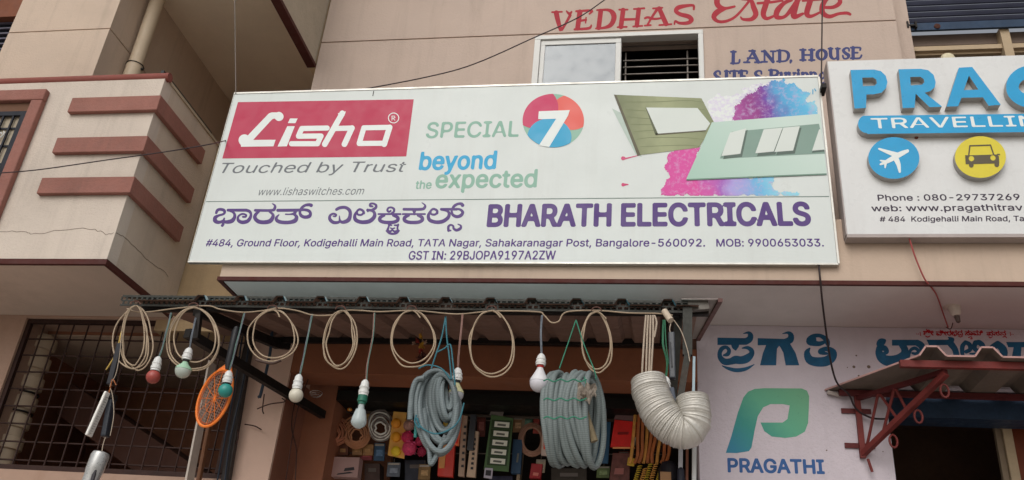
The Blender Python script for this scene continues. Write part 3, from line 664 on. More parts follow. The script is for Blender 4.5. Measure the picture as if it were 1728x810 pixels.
gro = gr.obj('window_grille', gm, lb)
n = 0; x = gx0+.13; first = None
while x < gx1-.06:
    if first is None: first = MB().tube([(x, YW+.035, gz0+.03), (x, YW+.035, gz1_-.02)], .006, 6).obj('grille_bar', gm, gro); x0_ = x
    else: c = first.copy(); COL.objects.link(c); c.parent = gro; c.location = (x-x0_, 0, 0)
    x += .112
z = gz1_-.14; first = None
while z > gz0+.05:
    if first is None: first = MB().tube([(gx0+.02, YW+.045, z), (gx1-.04, YW+.045, z)], .006, 6).obj('grille_bar', gm, gro); z0_ = z
    else: c = first.copy(); COL.objects.link(c); c.parent = gro; c.location = (0, 0, z-z0_)
    z -= .118
# collared pipe behind grille
pq = at(50, 640, .85)
cp_ = thing('collared_pipe', 'thick beige pipe with wide collars standing behind the window grille', 'pipe', (pq.x, .85, 2.6))
MB().tube([(pq.x, .85, 2.4), (pq.x, .85, 3.66)], .080, 18).obj('pipe', pvc, cp_, smooth=True)
for i, zc in enumerate([at(50, y_, .77).z for y_ in (575, 608, 642, 676, 708, 745)]):
    MB().tube([(pq.x, .85, zc-.045), (pq.x, .85, zc-.04), (pq.x, .85, zc+.04), (pq.x, .85, zc+.045)], [.084, .099, .099, .084], 18).obj('collar', pvc, cp_, smooth=True)
for zc in [at(50, y_, .77).z for y_ in (659, 692)]: MB().tube([(pq.x+.092*math.cos(t*.5236), .85+.092*math.sin(t*.5236), zc) for t in range(12)], .007, 6, closed=True).obj('clamp', blackm, cp_)

# ================================================================= SIGNS
def path(pts, Y, k=6, closed=False):
    """smooth curve through sighted points; Y one depth or one per point"""
    q = [at(p[0], p[1], p[2] if len(p) > 2 else Y) for p in pts]
    return [Vector(v) for v in smoothpath(q, k, closed)]
SP = -.032
sL = (at(394, 158, SP).x+at(319, 441, SP).x)/2; sR = (at(1377, 132, SP).x+at(1419, 447, SP).x)/2; sB, sT = at(868, 444, SP).z, at(885, 144, SP).z
lis = thing('shop_sign', 'long white electrical shop sign with red panel above the awning', 'sign', (-.9, SP, sB))
B(sL+.004, sR-.004, SP, SP+.022, sB+.004, sT-.004).obj('board', white, lis)
alf = mat('sign_frame_metal', '#b9b7b0', .35, .6, var=.08)
MB().box(sL, sR, SP-.004, SP+.026, sB-.004, sB+.006).box(sL, sR, SP-.004, SP+.026, sT-.003, sT+.010).box(sL, sL+.003, SP-.004, SP+.026, sB+.004, sT-.004).box(sR-.003, sR+.008, SP-.004, SP+.026, sB+.004, sT-.004).obj('frame', alf, lis)
for x in (-2.4, -1.2, 0, .75): B(x-.02, x+.02, SP+.03, YW-.002, 4.6, 4.63).obj('bracket', blackm, lis)
B(sL+.05, sR-.05, SP+.023, SP+.026, sB+.05, sT-.05).obj('back_sheet', blackm, lis)
redv = mat('red_vinyl', '#b82f50', .4, var=.03); purp = mat('purple_vinyl', '#4f3278', .4, var=.03); grnv = mat('sage_vinyl', '#86b09e', .4, var=.03)
cyan = mat('cyan_vinyl', '#2fa3d0', .4, var=.03); greyv = mat('grey_vinyl', '#6a6f74', .4, var=.03); wht = mat('white_print', '#e2e8e5', .4, var=.02)
Z2 = (300, 140); s2 = 2.531; Z3 = (700, 140); Z4 = (1020, 120); s4 = 2.383
def quadart(name, m, plane, origin, scale, pts, layer=1, parent=None, label=None):
    W = [(at(origin[0]+x/scale, origin[1]+y/scale, plane)) for x, y in pts]
    return flat(name, m, parent or lis, [(v.x, v.z) for v in W], [list(range(len(pts)))], plane-layer*LAYER, 0, label)
quadart('red_panel', redv, SP, Z2, s2, [(257, 82), (1008, 70), (976, 314), (190, 323)])
LI = [[(285, 245, 25), (286, 246, 25)], [(432, 143, 19), (433, 144, 19)], [(432, 140, 12), (404, 140, 14), (384, 156, 14), (298, 248, 15)],
      [(638, 193, 11), (530, 195, 11)], [(530, 195, 11), (516, 226, 11)], [(516, 228, 11), (612, 227, 11)], [(612, 227, 11), (597, 260, 11)], [(597, 260, 11), (486, 260, 11)],
      [(703, 130, 12), (628, 262, 12)], [(672, 195, 11), (744, 193, 11)], [(744, 193, 12), (712, 262, 12)],
      [(795, 192, 11), (905, 190, 11)], [(905, 190, 12), (882, 262, 12)], [(882, 258, 11), (775, 259, 11)], [(775, 259, 11), (795, 192, 11)]]
LIP = [[(270, 244), (418, 243), (409, 271), (270, 273)], [(468, 185), (500, 185), (466, 271), (426, 272)], [(480, 152), (512, 152), (503, 172), (470, 172)], [(684, 130), (718, 122), (712, 140), (690, 150)]]
art('logo_lettering', wht, lis, SP, Z2, s2, LI, LIP, h=.9, layer=2, sm=2)
def ringf(cx, cy, a, b, w_): return lambda X, Y: w_-np.abs(np.hypot((X-cx)/a, (Y-cy)/b)-1)*min(a, b)
art('registered_mark', wht, lis, SP, Z2, s2, [[(915, 160, 1.4), (915, 142, 1.4), (926, 142, 1.4), (928, 149, 1.4), (916, 151, 1.4)], [(920, 151, 1.4), (928, 160, 1.4)]], fn=ringf(922, 150, 22, 21, 1.8), bbox=(895, 124, 950, 176), h=.8, layer=2, sm=1)
text('Touched by Trust', greyv, lis, SP, (370.5, 292.3), (684, 290), (373, 275), shear=.2, bold=.005)
text('www.lishaswitches.com', greyv, lis, SP, (435.5, 329.8), (613.5, 328.5), (436, 317), shear=.2)
text('SPECIAL', grnv, lis, SP, (717.8, 232.8), (875, 230.3), (719.8, 207), bold=.025)
text('beyond', cyan, lis, SP, (706.5, 286.3), (836.5, 284.5), (708, 257.3), bold=.04)
text('the', grnv, lis, SP, (700.3, 318.8), (727.8, 318.3), (701, 305), bold=.03)
text('expected', grnv, lis, SP, (733.6, 317), (905.5, 315.5), (736, 288.3), bold=.035)
a0, a1 = at(349.5, 338.6, SP), at(1402, 332.8, SP)
zd = at(868, 336, SP).z; B(sL+.01, sR-.01, SP-.0012, SP+.001, zd-.0022, zd+.0022).obj('divider_line', mat('divider_green', '#6c8078', .5), lis)
text('BHARATH ELECTRICALS', purp, lis, SP, (821.3, 381.5), (1369, 379.3), (826, 346.5), bold=.055, res=18)
text('#484, Ground Floor, Kodigehalli Main Road, TATA Nagar, Sahakaranagar Post, Bangalore-560092.', purp, lis, SP, (346.3, 415.6), (1190, 416), (348, 404.0), bold=.028, shear=.06, res=14)
text('MOB: 9900653033.', purp, lis, SP, (1208.8, 416), (1390.5, 415.8), (1209, 403.5), bold=.028, res=14)
text('GST IN: 29BJOPA9197A2ZW', purp, lis, SP, (688.8, 438.3), (937.5, 437.8), (690, 424), bold=.028, res=14)
K1 = [[(150, 182, 13), (165, 150, 15), (200, 138, 15), (248, 150, 16), (256, 178, 13), (235, 200, 11), (180, 216, 12), (138, 242, 20), (135, 280, 24), (165, 300, 20), (205, 298, 16), (240, 280, 12), (252, 252, 7)],
      [(235, 292, 14), (290, 298, 20), (350, 283, 23), (382, 240, 18), (382, 200, 14), (360, 172, 12), (312, 150, 12)], [(300, 148, 15), (530, 148, 16)],
      [(530, 148, 16), (572, 165, 16), (590, 200, 13), (580, 245, 17), (545, 288, 20), (480, 302, 20), (432, 280, 17), (425, 240, 11), (450, 208, 9), (490, 196, 9), (528, 210, 9), (522, 232, 9), (490, 232, 10)], [(225, 312, 5), (240, 322, 12), (226, 344, 14)],
      [(645, 150, 14), (855, 150, 14), (892, 122, 15), (892, 88, 10), (862, 66, 3)], [(690, 168, 10), (652, 200, 17), (640, 245, 20), (682, 290, 22), (755, 302, 22), (830, 287, 24), (866, 240, 20), (866, 200, 14), (825, 168, 9)],
      [(930, 150, 16), (1180, 148, 16), (1260, 142, 14), (1320, 155, 16), (1344, 188, 16), (1328, 226, 20), (1270, 236, 18), (1225, 215, 17), (1211, 170, 13), (1235, 118, 14), (1280, 86, 14), (1330, 80, 17), (1352, 86, 20)],
      [(1152, 160, 20), (1140, 190, 14), (1085, 200, 6), (1030, 200, 6)], [(1135, 200, 12), (1168, 232, 18), (1150, 280, 24), (1080, 302, 20), (985, 302, 20), (924, 282, 20), (912, 244, 14), (945, 206, 4)]]
art('kannada_lettering', purp, lis, SP, (345, 335), 7.513, K1, h=2.2, grow=3.5)
K2 = [[(158, 128, 14), (200, 108, 16), (265, 106, 16), (310, 140, 18), (318, 190, 18), (298, 250, 22), (240, 276, 18), (200, 262, 12), (192, 205, 3)], [(200, 258, 12), (178, 278, 14), (120, 278, 18), (80, 240, 17), (85, 198, 12), (120, 178, 10), (152, 190, 11), (145, 208, 8), (122, 206, 7)],
      [(470, 172, 10), (445, 192, 10), (405, 185, 10), (398, 150, 10), (430, 126, 11), (468, 145, 12), (478, 172, 12)], [(405, 140, 8), (372, 195, 15), (382, 250, 20), (450, 276, 20), (540, 266, 22), (595, 220, 20), (602, 172, 16), (570, 140, 13), (520, 136, 13)], [(520, 128, 8), (524, 150, 8)], [(565, 140, 14), (612, 112, 14), (620, 80, 12), (590, 60, 9), (556, 62, 10), (550, 85, 12), (578, 92, 9)],
      [(648, 182, 9), (905, 182, 9)], [(790, 145, 8), (770, 155, 10), (752, 140, 10), (762, 112, 9), (795, 104, 9), (828, 122, 11), (826, 155, 11), (800, 172, 9)], [(715, 198, 12), (670, 220, 18), (665, 255, 18), (705, 275, 18), (768, 280, 18), (832, 275, 18), (872, 252, 18), (868, 218, 18), (820, 198, 12)],
      [(775, 305, 8), (762, 345, 10), (755, 372, 12), (785, 385, 10), (808, 368, 8), (835, 385, 10), (872, 375, 12), (868, 345, 8), (878, 305, 9)], [(738, 378, 5), (775, 405, 11), (820, 412, 11), (862, 402, 10), (892, 375, 4)], [(765, 308, 7), (800, 312, 7)], [(835, 312, 7), (865, 312, 8)], [(790, 345, 6), (810, 352, 5), (835, 345, 6)],
      [(945, 126, 14), (1145, 126, 14), (1186, 105, 14), (1190, 78, 8), (1155, 50, 3)], [(932, 182, 9), (1190, 182, 9)], [(1065, 140, 22), (1065, 162, 12), (1065, 182, 12)], [(1000, 198, 12), (955, 220, 18), (952, 255, 18), (992, 275, 18), (1055, 280, 18), (1118, 275, 18), (1158, 252, 18), (1152, 218, 18), (1108, 198, 12)],
      [(1330, 170, 10), (1302, 188, 11), (1262, 180, 10), (1258, 145, 10), (1290, 122, 11), (1330, 142, 12), (1332, 172, 12)], [(1262, 135, 8), (1230, 195, 15), (1245, 252, 19), (1320, 276, 19), (1400, 266, 20), (1460, 222, 18), (1472, 172, 15), (1442, 142, 12), (1385, 128, 13)], [(1380, 126, 13), (1560, 126, 13)],
      [(1500, 125, 9), (1510, 185, 14), (1560, 212, 16), (1610, 197, 17), (1630, 160, 15), (1602, 130, 12), (1560, 122, 10)], [(1506, 130, 11), (1530, 90, 14), (1570, 65, 13), (1612, 62, 15), (1628, 78, 19)],
      [(1465, 375, 13), (1463, 330, 12), (1490, 308, 9), (1520, 322, 9), (1525, 350, 12), (1558, 370, 14), (1602, 350, 14), (1608, 318, 9), (1575, 300, 4)], [(1465, 376, 8), (1488, 374, 8)]]
art('kannada_lettering', purp, lis, SP, (545, 335), 6.912, K2, h=2.0, grow=2.5)
# the round 7
C7 = (591.5, 161.5, 131, 114.5)
def circ(cx, cy, a, b): return lambda X, Y: (1-np.hypot((X-cx)/a, (Y-cy)/b))*min(a, b)
big = circ(*C7); bb7 = (455, 42, 728, 282)
def inter(f, g): return lambda X, Y: np.minimum(f(X, Y), g(X, Y))
art('round_emblem', mat('emblem_sage', '#8fb8a4', .4, var=.02), lis, SP, Z3, s2, fn=big, bbox=bb7, h=1.5, layer=1)
art('round_emblem', mat('emblem_orange', '#e0645a', .4, var=.02), lis, SP, Z3, s2, fn=inter(big, circ(670, 125, 88, 76)), bbox=bb7, h=1.5, layer=2)
art('round_emblem', mat('emblem_crimson', '#c63a63', .4, var=.02), lis, SP, Z3, s2, fn=inter(big, circ(515, 105, 98, 90)), bbox=bb7, h=1.5, layer=3)
art('round_emblem', mat('emblem_blue', '#3aa3cc', .4, var=.02), lis, SP, Z3, s2, fn=inter(big, circ(575, 232, 94, 80)), bbox=bb7, h=1.5, layer=4)
art('emblem_numeral', wht, lis, SP, Z3, s2, polys=[[(530, 122), (662, 117), (654, 142), (574, 275), (530, 268), (604, 154), (527, 156)]], h=1.5, layer=5)
# watercolour splash and switch plates print
def rough(P, amp, fr, seed):
    rs = np.random.RandomState(seed); ph = rs.rand(12)*6.28; k = rs.rand(12, 2)*2-1
    def f(X, Y):
        n = 0
        for i in range(12):
            s_ = fr*(1.6**(i//2)); n = n+np.sin(X*k[i, 0]*s_+Y*k[i, 1]*s_+ph[i])/(1.3**(i//2))
        return f_poly(X, Y, P)+n*amp
    return f
q0, q1 = at(1020+505/s4, 120+120/s4, SP), at(1020+850/s4, 120+100/s4, SP)
wc1 = gradmat('watercolour_upper', [(0, '#b14a9c'), (.28, '#8c2480'), (.45, '#6a3aa0'), (.6, '#4aa0d0'), (.85, '#58b4dc'), (1, '#8fcde0')], q0, q1, .4, .25, 7, ('#b9a8cf', 26, .5, .72))
pale = gradmat('watercolour_pale', [(0, '#d5cfe0'), (.5, '#b7a3cc'), (1, '#c9d3e6')], q0, q1, .4, .3, 12, ('#dfe4e1', 40, .42, .56))
UP_ = [(512, 203), (528, 140), (570, 95), (640, 62), (700, 40), (722, 26), (728, 50), (760, 45), (790, 75), (828, 88), (816, 122), (845, 122), (862, 180), (700, 196)]
art('watercolour_print', pale, lis, SP, Z4, s4, fn=rough([(400, 125), (440, 105), (520, 95), (600, 50), (700, 40), (760, 60), (860, 175), (500, 215), (440, 210)], 3.5, .12, 3), bbox=(380, 28, 860, 230), h=1.6, layer=1)
art('watercolour_print', wc1, lis, SP, Z4, s4, fn=rough(UP_, 2.6, .12, 5), bbox=(480, 24, 863, 215), h=1.3, layer=2)
q0, q1 = at(1020+225/s4, 120+460/s4, SP), at(1020+720/s4, 120+460/s4, SP)
wc2 = gradmat('watercolour_lower', [(0, '#cf3f96'), (.3, '#d4459a'), (.5, '#a05cb8'), (.62, '#a99bd8'), (.8, '#62b2dc'), (1, '#8fd0e2')], q0, q1, .4, .18, 7, ('#c9a9d0', 30, .5, .75))
art('watercolour_print', wc2, lis, SP, Z4, s4, fn=rough([(255, 330), (300, 315), (385, 305), (345, 432), (680, 425), (668, 455), (700, 480), (780, 495), (770, 501), (222, 501), (235, 460), (258, 425), (245, 380)], 2.4, .13, 9), bbox=(205, 300, 800, 501), h=1.3, layer=2)
art('watercolour_print', mat('pink_drop', '#cf4a78', .4), lis, SP, Z4, s4, [[(75, 351, 8), (78, 351, 7)], [(85, 352, 3), (130, 341, 1.5), (170, 330, 1)], [(75, 457, 7), (80, 457, 5), (95, 456, 2)]], h=1, layer=2)
ol = gradmat('olive_plate_print', [(0, '#6c7450'), (.5, '#9aa078'), (1, '#7e8660')], at(1020+48/s4, 120+200/s4, SP), at(1020+430/s4, 120+190/s4, SP), .4, .12, 22); od = mat('olive_edge_print', '#5a5540', .4); lg = mat('pale_green_print', '#a9c8b8', .4, var=.03)
quadart('plate_print', mat('shade_print', '#b4c4ba', .4), SP, Z4, s4, [(30, 150), (70, 170), (150, 345), (125, 335)], 2)
quadart('plate_print', od, SP, Z4, s4, [(38, 95), (60, 97), (150, 337), (133, 342)], 3)
quadart('plate_print', ol, SP, Z4, s4, [(48, 96), (390, 110), (442, 210), (380, 308), (145, 338)], 4)
for i in range(7):
    y = 125+i*30; art('plate_print', mat('olive_grain_print', '#747c54', .4), lis, SP, Z4, s4, [[(70+i*12, y, .8), (200, y+8*math.sin(i), 1), (330, y-6, .8), (400+i*1, y+2, .6)]], h=.7, layer=5)
quadart('plate_print', mat('dark_olive_print', '#5e6448', .4), SP, Z4, s4, [(165, 148), (180, 152), (222, 250), (205, 259)], 6)
quadart('plate_print', od, SP, Z4, s4, [(205, 252), (408, 238), (408, 243), (208, 259)], 6)
quadart('switch_print', mat('white_switch_print', '#d3dad4', .4, var=.02), SP, Z4, s4, [(168, 148), (374, 150), (425, 212), (408, 239), (215, 253)], 7)
quadart('plate_print', mat('plate_edge_print', '#6f8f80', .4), SP, Z4, s4, [(330, 434), (893, 412), (893, 418), (330, 441)], 8)
lg = gradmat('pale_plate_print', [(0, '#a3c4b4'), (1, '#c6d8cf')], at(1020+330/s4, 120+436/s4, SP), at(1020+700/s4, 120+180/s4, SP), .4, .05, 9)
quadart('plate_print', lg, SP, Z4, s4, [(432, 208), (863, 174), (868, 190), (893, 413), (329, 436)], 9)
quadart('plate_print', mat('recess_print', '#7f9a8e', .4, var=.05), SP, Z4, s4, [(512, 246), (862, 214), (866, 232), (886, 334), (464, 354), (468, 342)], 10)
sg = mat('switch_shade_print', '#56685f', .4)
for P in ([(505, 250), (569, 233), (546, 335), (470, 344)], [(640, 237), (716, 230), (680, 326), (606, 333)], [(719, 230), (785, 224), (758, 322), (683, 328)], [(862, 238), (868, 236), (885, 318), (834, 323)]):
    quadart('switch_print', sg, SP, Z4, s4, [(x+7, y+(6 if i < 2 else 12)) for i, (x, y) in enumerate(P)] if P[1][0] < 860 else [(x, y+8) for x, y in P], 11)
    quadart('switch_print', MATS['white_switch_print'], SP, Z4, s4, P, 12)
art('small_mark', cyan, lis, SP, Z4, s4, [[(838, 75, 2), (838, 92, 2)], [(845, 72, 2), (850, 80, 2)]], h=.8, layer=2)
p = at(630, 158, SP); B(p.x-.002, p.x+.002, SP-.003, SP, p.z-.02, p.z+.02).obj('screw', blackm, lis)

# ---- travel agency sign
SP = -.07
tL = 1.015; tB = at(1500, 399, SP).z; tT = at(1560, 98, SP).z
tL = (at(1397, 112, SP).x+at(1430, 398, SP).x)/2; tR = 3.6
trv = thing('travel_sign', 'white travel agency sign with raised blue letters and round icons', 'sign', (2, SP, tB))
B(tL, tR, SP, SP+.062, tB+.012, tT).obj('board', mat('white_acrylic', '#d8d9d8', .3, var=.04, streak=.15, dirt=.12, dirtcol=(.4, .36, .33)), trv, bevel=.004)
MB().box(tL-.003, tR, SP-.006, SP+.064, tB-.008, tB+.011).box(tL-.006, tL-.0005, SP-.004, SP+.112, tB+.012, tT).obj('frame', mat('sign_edge_dull', '#a79c98', .5, .2, var=.1, dirt=.3), trv)
bface = mat('blue_acrylic', '#249cd0', .35, var=.07, scale=9, dirt=.18, dirtcol=(.15, .35, .45)); sidem = mat('letter_side_grey', '#a9a6a2', .5, var=.12, scale=12, dirt=.3)
Z5 = (1380, 90); s5 = 2.532; RL = [bface, sidem]
def letter(ch, x0, x1, yb, yt, bold=.06):
    text(ch, RL, trv, SP-.045, (1380+x0/s5, 90+yb/s5), (1380+x1/s5, 90+(yb-1)/s5), (1380+x0/s5, 90+yt/s5), bold=bold, res=30, layer=0, depth=.0, name='raised_letter')
LD = .045
def rart(name, mats, strokes=(), polys=(), cut=(), fn=None, bbox=None, sm=4, h=1.2, back=0, dep=LD, origin=Z5, sc=s5):
    return art(name, mats, trv, SP-dep-back, origin, sc, strokes, polys, cut, fn, bbox, h=h, layer=0, sm=sm) if dep == 0 else _raised(name, mats, strokes, polys, cut, fn, bbox, sm, h, back, dep, origin, sc)
def _raised(name, mats, strokes, polys, cut, fn, bbox, sm, h, back, dep, origin, sc):
    # trace on the front face plane, then push the solid back to the board
    o = art(name, mats, trv, SP-dep-back, origin, sc, strokes, polys, cut, fn, bbox, h=h, layer=0, sm=sm, depth=1e-9)
    me = o.data; n = len(me.vertices)//2
    for v in list(me.vertices)[n:]: v.co.y += dep
    return o
rart('raised_letter', RL, polys=[[(140, 71), (240, 69), (270, 76), (290, 95), (298, 122), (292, 148), (272, 168), (240, 175), (208, 176), (206, 233), (157, 236)]], cut=[[(190, 104), (236, 103), (250, 112), (252, 128), (243, 138), (193, 140)]])
rart('raised_letter', RL, polys=[[(345, 68), (440, 66), (472, 72), (495, 92), (504, 122), (500, 145), (480, 162), (456, 168), (532, 228), (478, 230), (418, 172), (414, 232), (363, 234)]], cut=[[(395, 101), (438, 100), (453, 110), (455, 124), (445, 134), (397, 137)]])
rart('raised_letter', RL, polys=[[(603, 61), (660, 58), (782, 220), (730, 224), (706, 188), (614, 190), (600, 226), (550, 228)]], cut=[[(646, 95), (686, 155), (624, 157)]])
rart('raised_letter', RL, [[(1000, 95, 24), (950, 78, 26), (880, 84, 27), (838, 118, 27), (836, 165, 27), (880, 200, 27), (950, 204, 26), (1000, 180, 24), (1005, 150, 20)], [(930, 150, 20), (1005, 148, 20)]], sm=5)
rart('banner', [bface, sidem], fn=lambda X, Y: np.minimum.reduce([39-np.abs(Y-(302-(X-500)*.012)), X-172-39+np.sqrt(np.maximum(0, 39**2-(Y-302)**2))+0*X, 1400-X]), bbox=(165, 240, 1400, 350), h=2.2)
rart('banner_edge', [wht, wht], fn=lambda X, Y: -np.abs(np.abs(Y-(302-(X-500)*.012))-36)+2, bbox=(215, 240, 1400, 350), h=1.2, back=.0006, dep=.0004)
text('TRAVELLIN', wht, trv, SP-LD, (1470.8, 216.6), (1754, 212.4), (1471, 199.8), bold=.02, layer=1)
def disc(cx, cy, m):
    rart('icon_disc', [m, sidem], fn=circ(cx, cy, 109, 89), bbox=(cx-115, cy-95, cx+115, cy+95), h=2, dep=.04)
disc(325, 447, bface); yel = mat('yellow_acrylic', '#d8c83a', .35, var=.05, dirt=.08, dirtcol=(.4, .35, .1)); disc(695, 443, yel); disc(1060, 440, bface)
rart('airplane_icon', wht, [[(383, 417, 7), (350, 432, 11), (300, 460, 9), (268, 474, 4)], [(340, 436, 12), (300, 422, 8), (262, 408, 4)], [(332, 446, 12), (345, 475, 9), (350, 506, 5)], [(292, 463, 6), (268, 458, 3)], [(290, 466, 6), (288, 488, 3)]], h=.8, back=.0412, dep=0, sm=3)
dk2 = mat('dark_brown_print', '#5c5340', .5)
rart('car_icon', dk2, [[(645, 436, 3), (650, 395, 3), (738, 392, 3), (752, 434, 3)], [(656, 470, 10), (656, 478, 10)], [(765, 468, 10), (765, 476, 10)], [(632, 438, 3), (640, 438, 3)], [(768, 432, 3), (776, 432, 3)]], [[(634, 436), (765, 432), (774, 440), (776, 470), (632, 474), (630, 444)]], cut=[[(656, 449, 11), (657, 450, 11)], [(748, 446, 11), (749, 447, 11)]], h=.9, back=.0412, dep=0, sm=1)
tp = mat('dark_print_text', '#3e3444', .5)
text('Phone : 080-29737269', tp, trv, SP, (1481.5, 338.8), (1722, 337.5), (1482, 328.8), bold=.03, res=14)
text('web: www.pragathitrav', tp, trv, SP, (1470.8, 356.6), (1727, 355.2), (1472, 346.3), bold=.03, res=14)
text('# 484  Kodigehalli Main Road, Ta', tp, trv, SP, (1484.7, 374.2), (1729, 373), (1486, 365.6), bold=.03, shear=.12, res=14)
p = at(1546, 232, SP); MB().lathe((p.x, SP, p.z), [(0, .012), (.012, .01)], 8, (0, -1, 0)).obj('rust_spot', mat('rust_brown', '#6a3a2e', .8), trv)

# ================================================================= SHOP AWNING
YB = -.45
awn = thing('shop_awning', 'corrugated sheet awning on a black slotted angle frame over the electrical shop', 'awning', (-1.3, YB, 3.36))
slm2 = mat('slotted_angle', '#3a3a36', .55, .45, var=.25, scale=14, bump=.1, dirt=.45, dirtcol=(.10, .05, .03))
A0, A1 = at(205, 507, YB), at(1161, 518, YB)
def bpt(t, dz=0, dy=0): v = A0.lerp(A1, t); return Vector((v.x, v.y+dy, v.z+dz))
hh = .032
fr_ = MB()
for dz, h_ in ((hh-.006, .012), (0, .008), (-hh+.006, .012)): fr_.beam(bpt(0, dz), bpt(1, dz), .004, h_)
nn = 100
for i in range(nn+1):
    for j, dz in enumerate((.0125, -.0125)):
        t = (i+(.5 if j else 0))/(nn+1); c_ = bpt(t, dz); d_ = (A1-A0).normalized()*.005
        fr_.beam(c_-d_, c_+d_, .004, .0175)
fr_.beam(bpt(0, hh-.002, .02), bpt(1, hh-.002, .02), .04, .004)
fr_.obj('slotted_front_bar', slm2, awn)
# purlin just behind and below the bar, seen under it at the right
q0, q1 = at(240, 521, YB+.06), at(1196, 528, YB+.06)
MB().beam(q0, q1, .03, .03).obj('front_purlin', blackm, awn)
# corrugated sheet with narrow ridges, underside brown, right ridge slopes blue at the front edge
sheetu = mat('sheet_underside', '#82685c', .6, .1, var=.15, scale=5, dirt=.35, streak=.3); sheetb = mat('sheet_blue_lip', '#6fc4e0', .5, var=.12)
yF, yR = YB-.03, .56
zF0 = at(205, 507, yF).z; zF1 = at(1161, 516, yF).z
xa, xb = -2.80, .20
ridges = [at(x, 497, yF).x for x in (340, 407, 473, 542, 613, 682, 753, 829, 898, 974, 1050, 1128)]
prof = [(xa, 0)]
for rx in ridges: prof += [(rx-.040, 0), (rx-.022, .030), (rx+.018, .030), (rx+.036, 0)]
prof += [(xb, 0)]
sm_ = MB(); ys_ = [yF, yF+.05, yR]
def zsh(x, y): f = (x-xa)/(xb-xa); return (zF0+(zF1-zF0)*f)*(1-(y-yF)/(yR-yF))+3.575*((y-yF)/(yR-yF))+.004
for th in (0, .003):
    for yi, (ya, yb_) in enumerate(zip(ys_[:-1], ys_[1:])):
        for k in range(len(prof)-1):
            (x1, h1), (x2, h2_) = prof[k], prof[k+1]
            sm_.cur = 2 if th else (1 if yi == 0 and prof[k][1] > prof[k+1][1] else 0)
            sm_.add([(x1, ya, zsh(x1, ya)+h1+th), (x2, ya, zsh(x2, ya)+h2_+th), (x2, yb_, zsh(x2, yb_)+h2_+th), (x1, yb_, zsh(x1, yb_)+h1+th)], [(0, 1, 2, 3)])
sm_.obj('roofing_sheet', [sheetu, sheetb, mat('sheet_dusty_top', '#a9bcbc', .7, var=.15, dirt=.3)], awn)
# end piece of pale sheet askew at the right
pale_s = mat('pale_sheet', '#a39a94', .6, .1, var=.1, dirt=.3)
e0, e1, e2, e3 = at(1150, 505, YB-.02), at(1212, 505, YB-.02), at(1175, 572, .5), at(1120, 572, .5)
MB().hexa([e0, e1, e2, e3]+[v+Vector((0, 0, .003)) for v in (e0, e1, e2, e3)]).obj('end_sheet', pale_s, awn)
MB().beam(e1+Vector((.01, 0, -.004)), e2+Vector((.01, 0, -.004)), .022, .018).obj('edge_flashing', mat('rusty_edge', '#6e504c', .6, var=.15), awn)
g0 = MB().beam(at(1161, 518, YB+.02), at(1196, 515, YB+.02), .03, .05); g0.obj('bar_extension', mat('grey_angle', '#6b6660', .5, .4, dirt=.3), awn)
# back ledger, posts, arms, struts
b0, b1 = at(440, 574, .56), at(1120, 578, .56)
MB().beam(b0, b1, .03, .035).obj('wall_ledger', blackm, awn)
MB().beam(at(332, 524, YB), at(470, 582, .56), .04, .055).obj('side_arm', blackm, awn)
MB().beam(at(470, 582, .56), at(530, 596, .7), .03, .04).obj('side_arm', blackm, awn)
MB().beam(at(337, 520, YB), at(331, 572, YB), .03, .03).obj('hanger', blackm, awn)
MB().beam(at(316, 562, YB-.0), at(545, 700, .9), .04, .05).obj('strut', blackm, awn)
MB().beam(at(1160, 520, YB), at(1160, 600, YB), .045, .03, (0, 1, 0)).obj('post', slm2, awn)
MB().beam(at(1146, 520, YB+.08), at(1134, 690, YB+.2), .04, .03, (0, 1, 0)).obj('post', slm2, awn)
MB().beam(at(1160, 600, YB), at(1145, 690, YB), .03, .03, (0, 1, 0)).obj('post', slm2, awn)
MB().beam(at(1140, 528, YB+.05), at(1120, 578, .55), .04, .05).obj('side_arm', blackm, awn)
# posts against the left pillar
dpost = thing('dark_post', 'dark upright steel post left of the beige shop pillar', 'post', at(385, 810, YW-.05))
MB().beam(at(424, 560, YW-.05), at(378, 830, YW-.05), .05, .04, (0, 1, 0)).obj('upright', mat('dark_grey_post', '#3c3634', .6, .2, var=.2, scale=8, dirt=.3), dpost)
for dx in (-6, 7): MB().tube(path([(418+dx, 545), (404+dx, 640), (384+dx*.7, 740), (372+dx, 815)], YW-.09), .006, 6).obj('cable', mat('blue_black_cable', '#28313e', .5), dpost)
pk = at(345, 715, .35)
tagit(MB().beam(at(358, 612, .35), at(318, 818, .35), .012, .085, (0, 1, 0)).obj('plank', mat('pale_plank', '#c9bdb2', .6, var=.15, scale=5, streak=.4, dirt=.2)), 'pale grey upright plank behind the orange racket', 'plank')
tagit(MB().beam(at(368, 640, .45), at(334, 818, .45), .02, .03, (0, 1, 0)).obj('wood_strip', mat('orange_wood', '#7a5238', .6)), 'thin brown wood strip beside the pale plank', 'strip')
tagit(MB().tube(path([(459, 560), (455, 600), (440, 665), (437, 668)], YW-.1), .010, 8).obj('conduit_pipe', mat('blue_grey_conduit', '#3a4a5a', .5)), 'short blue grey conduit running down the front of the shop pillar', 'conduit')
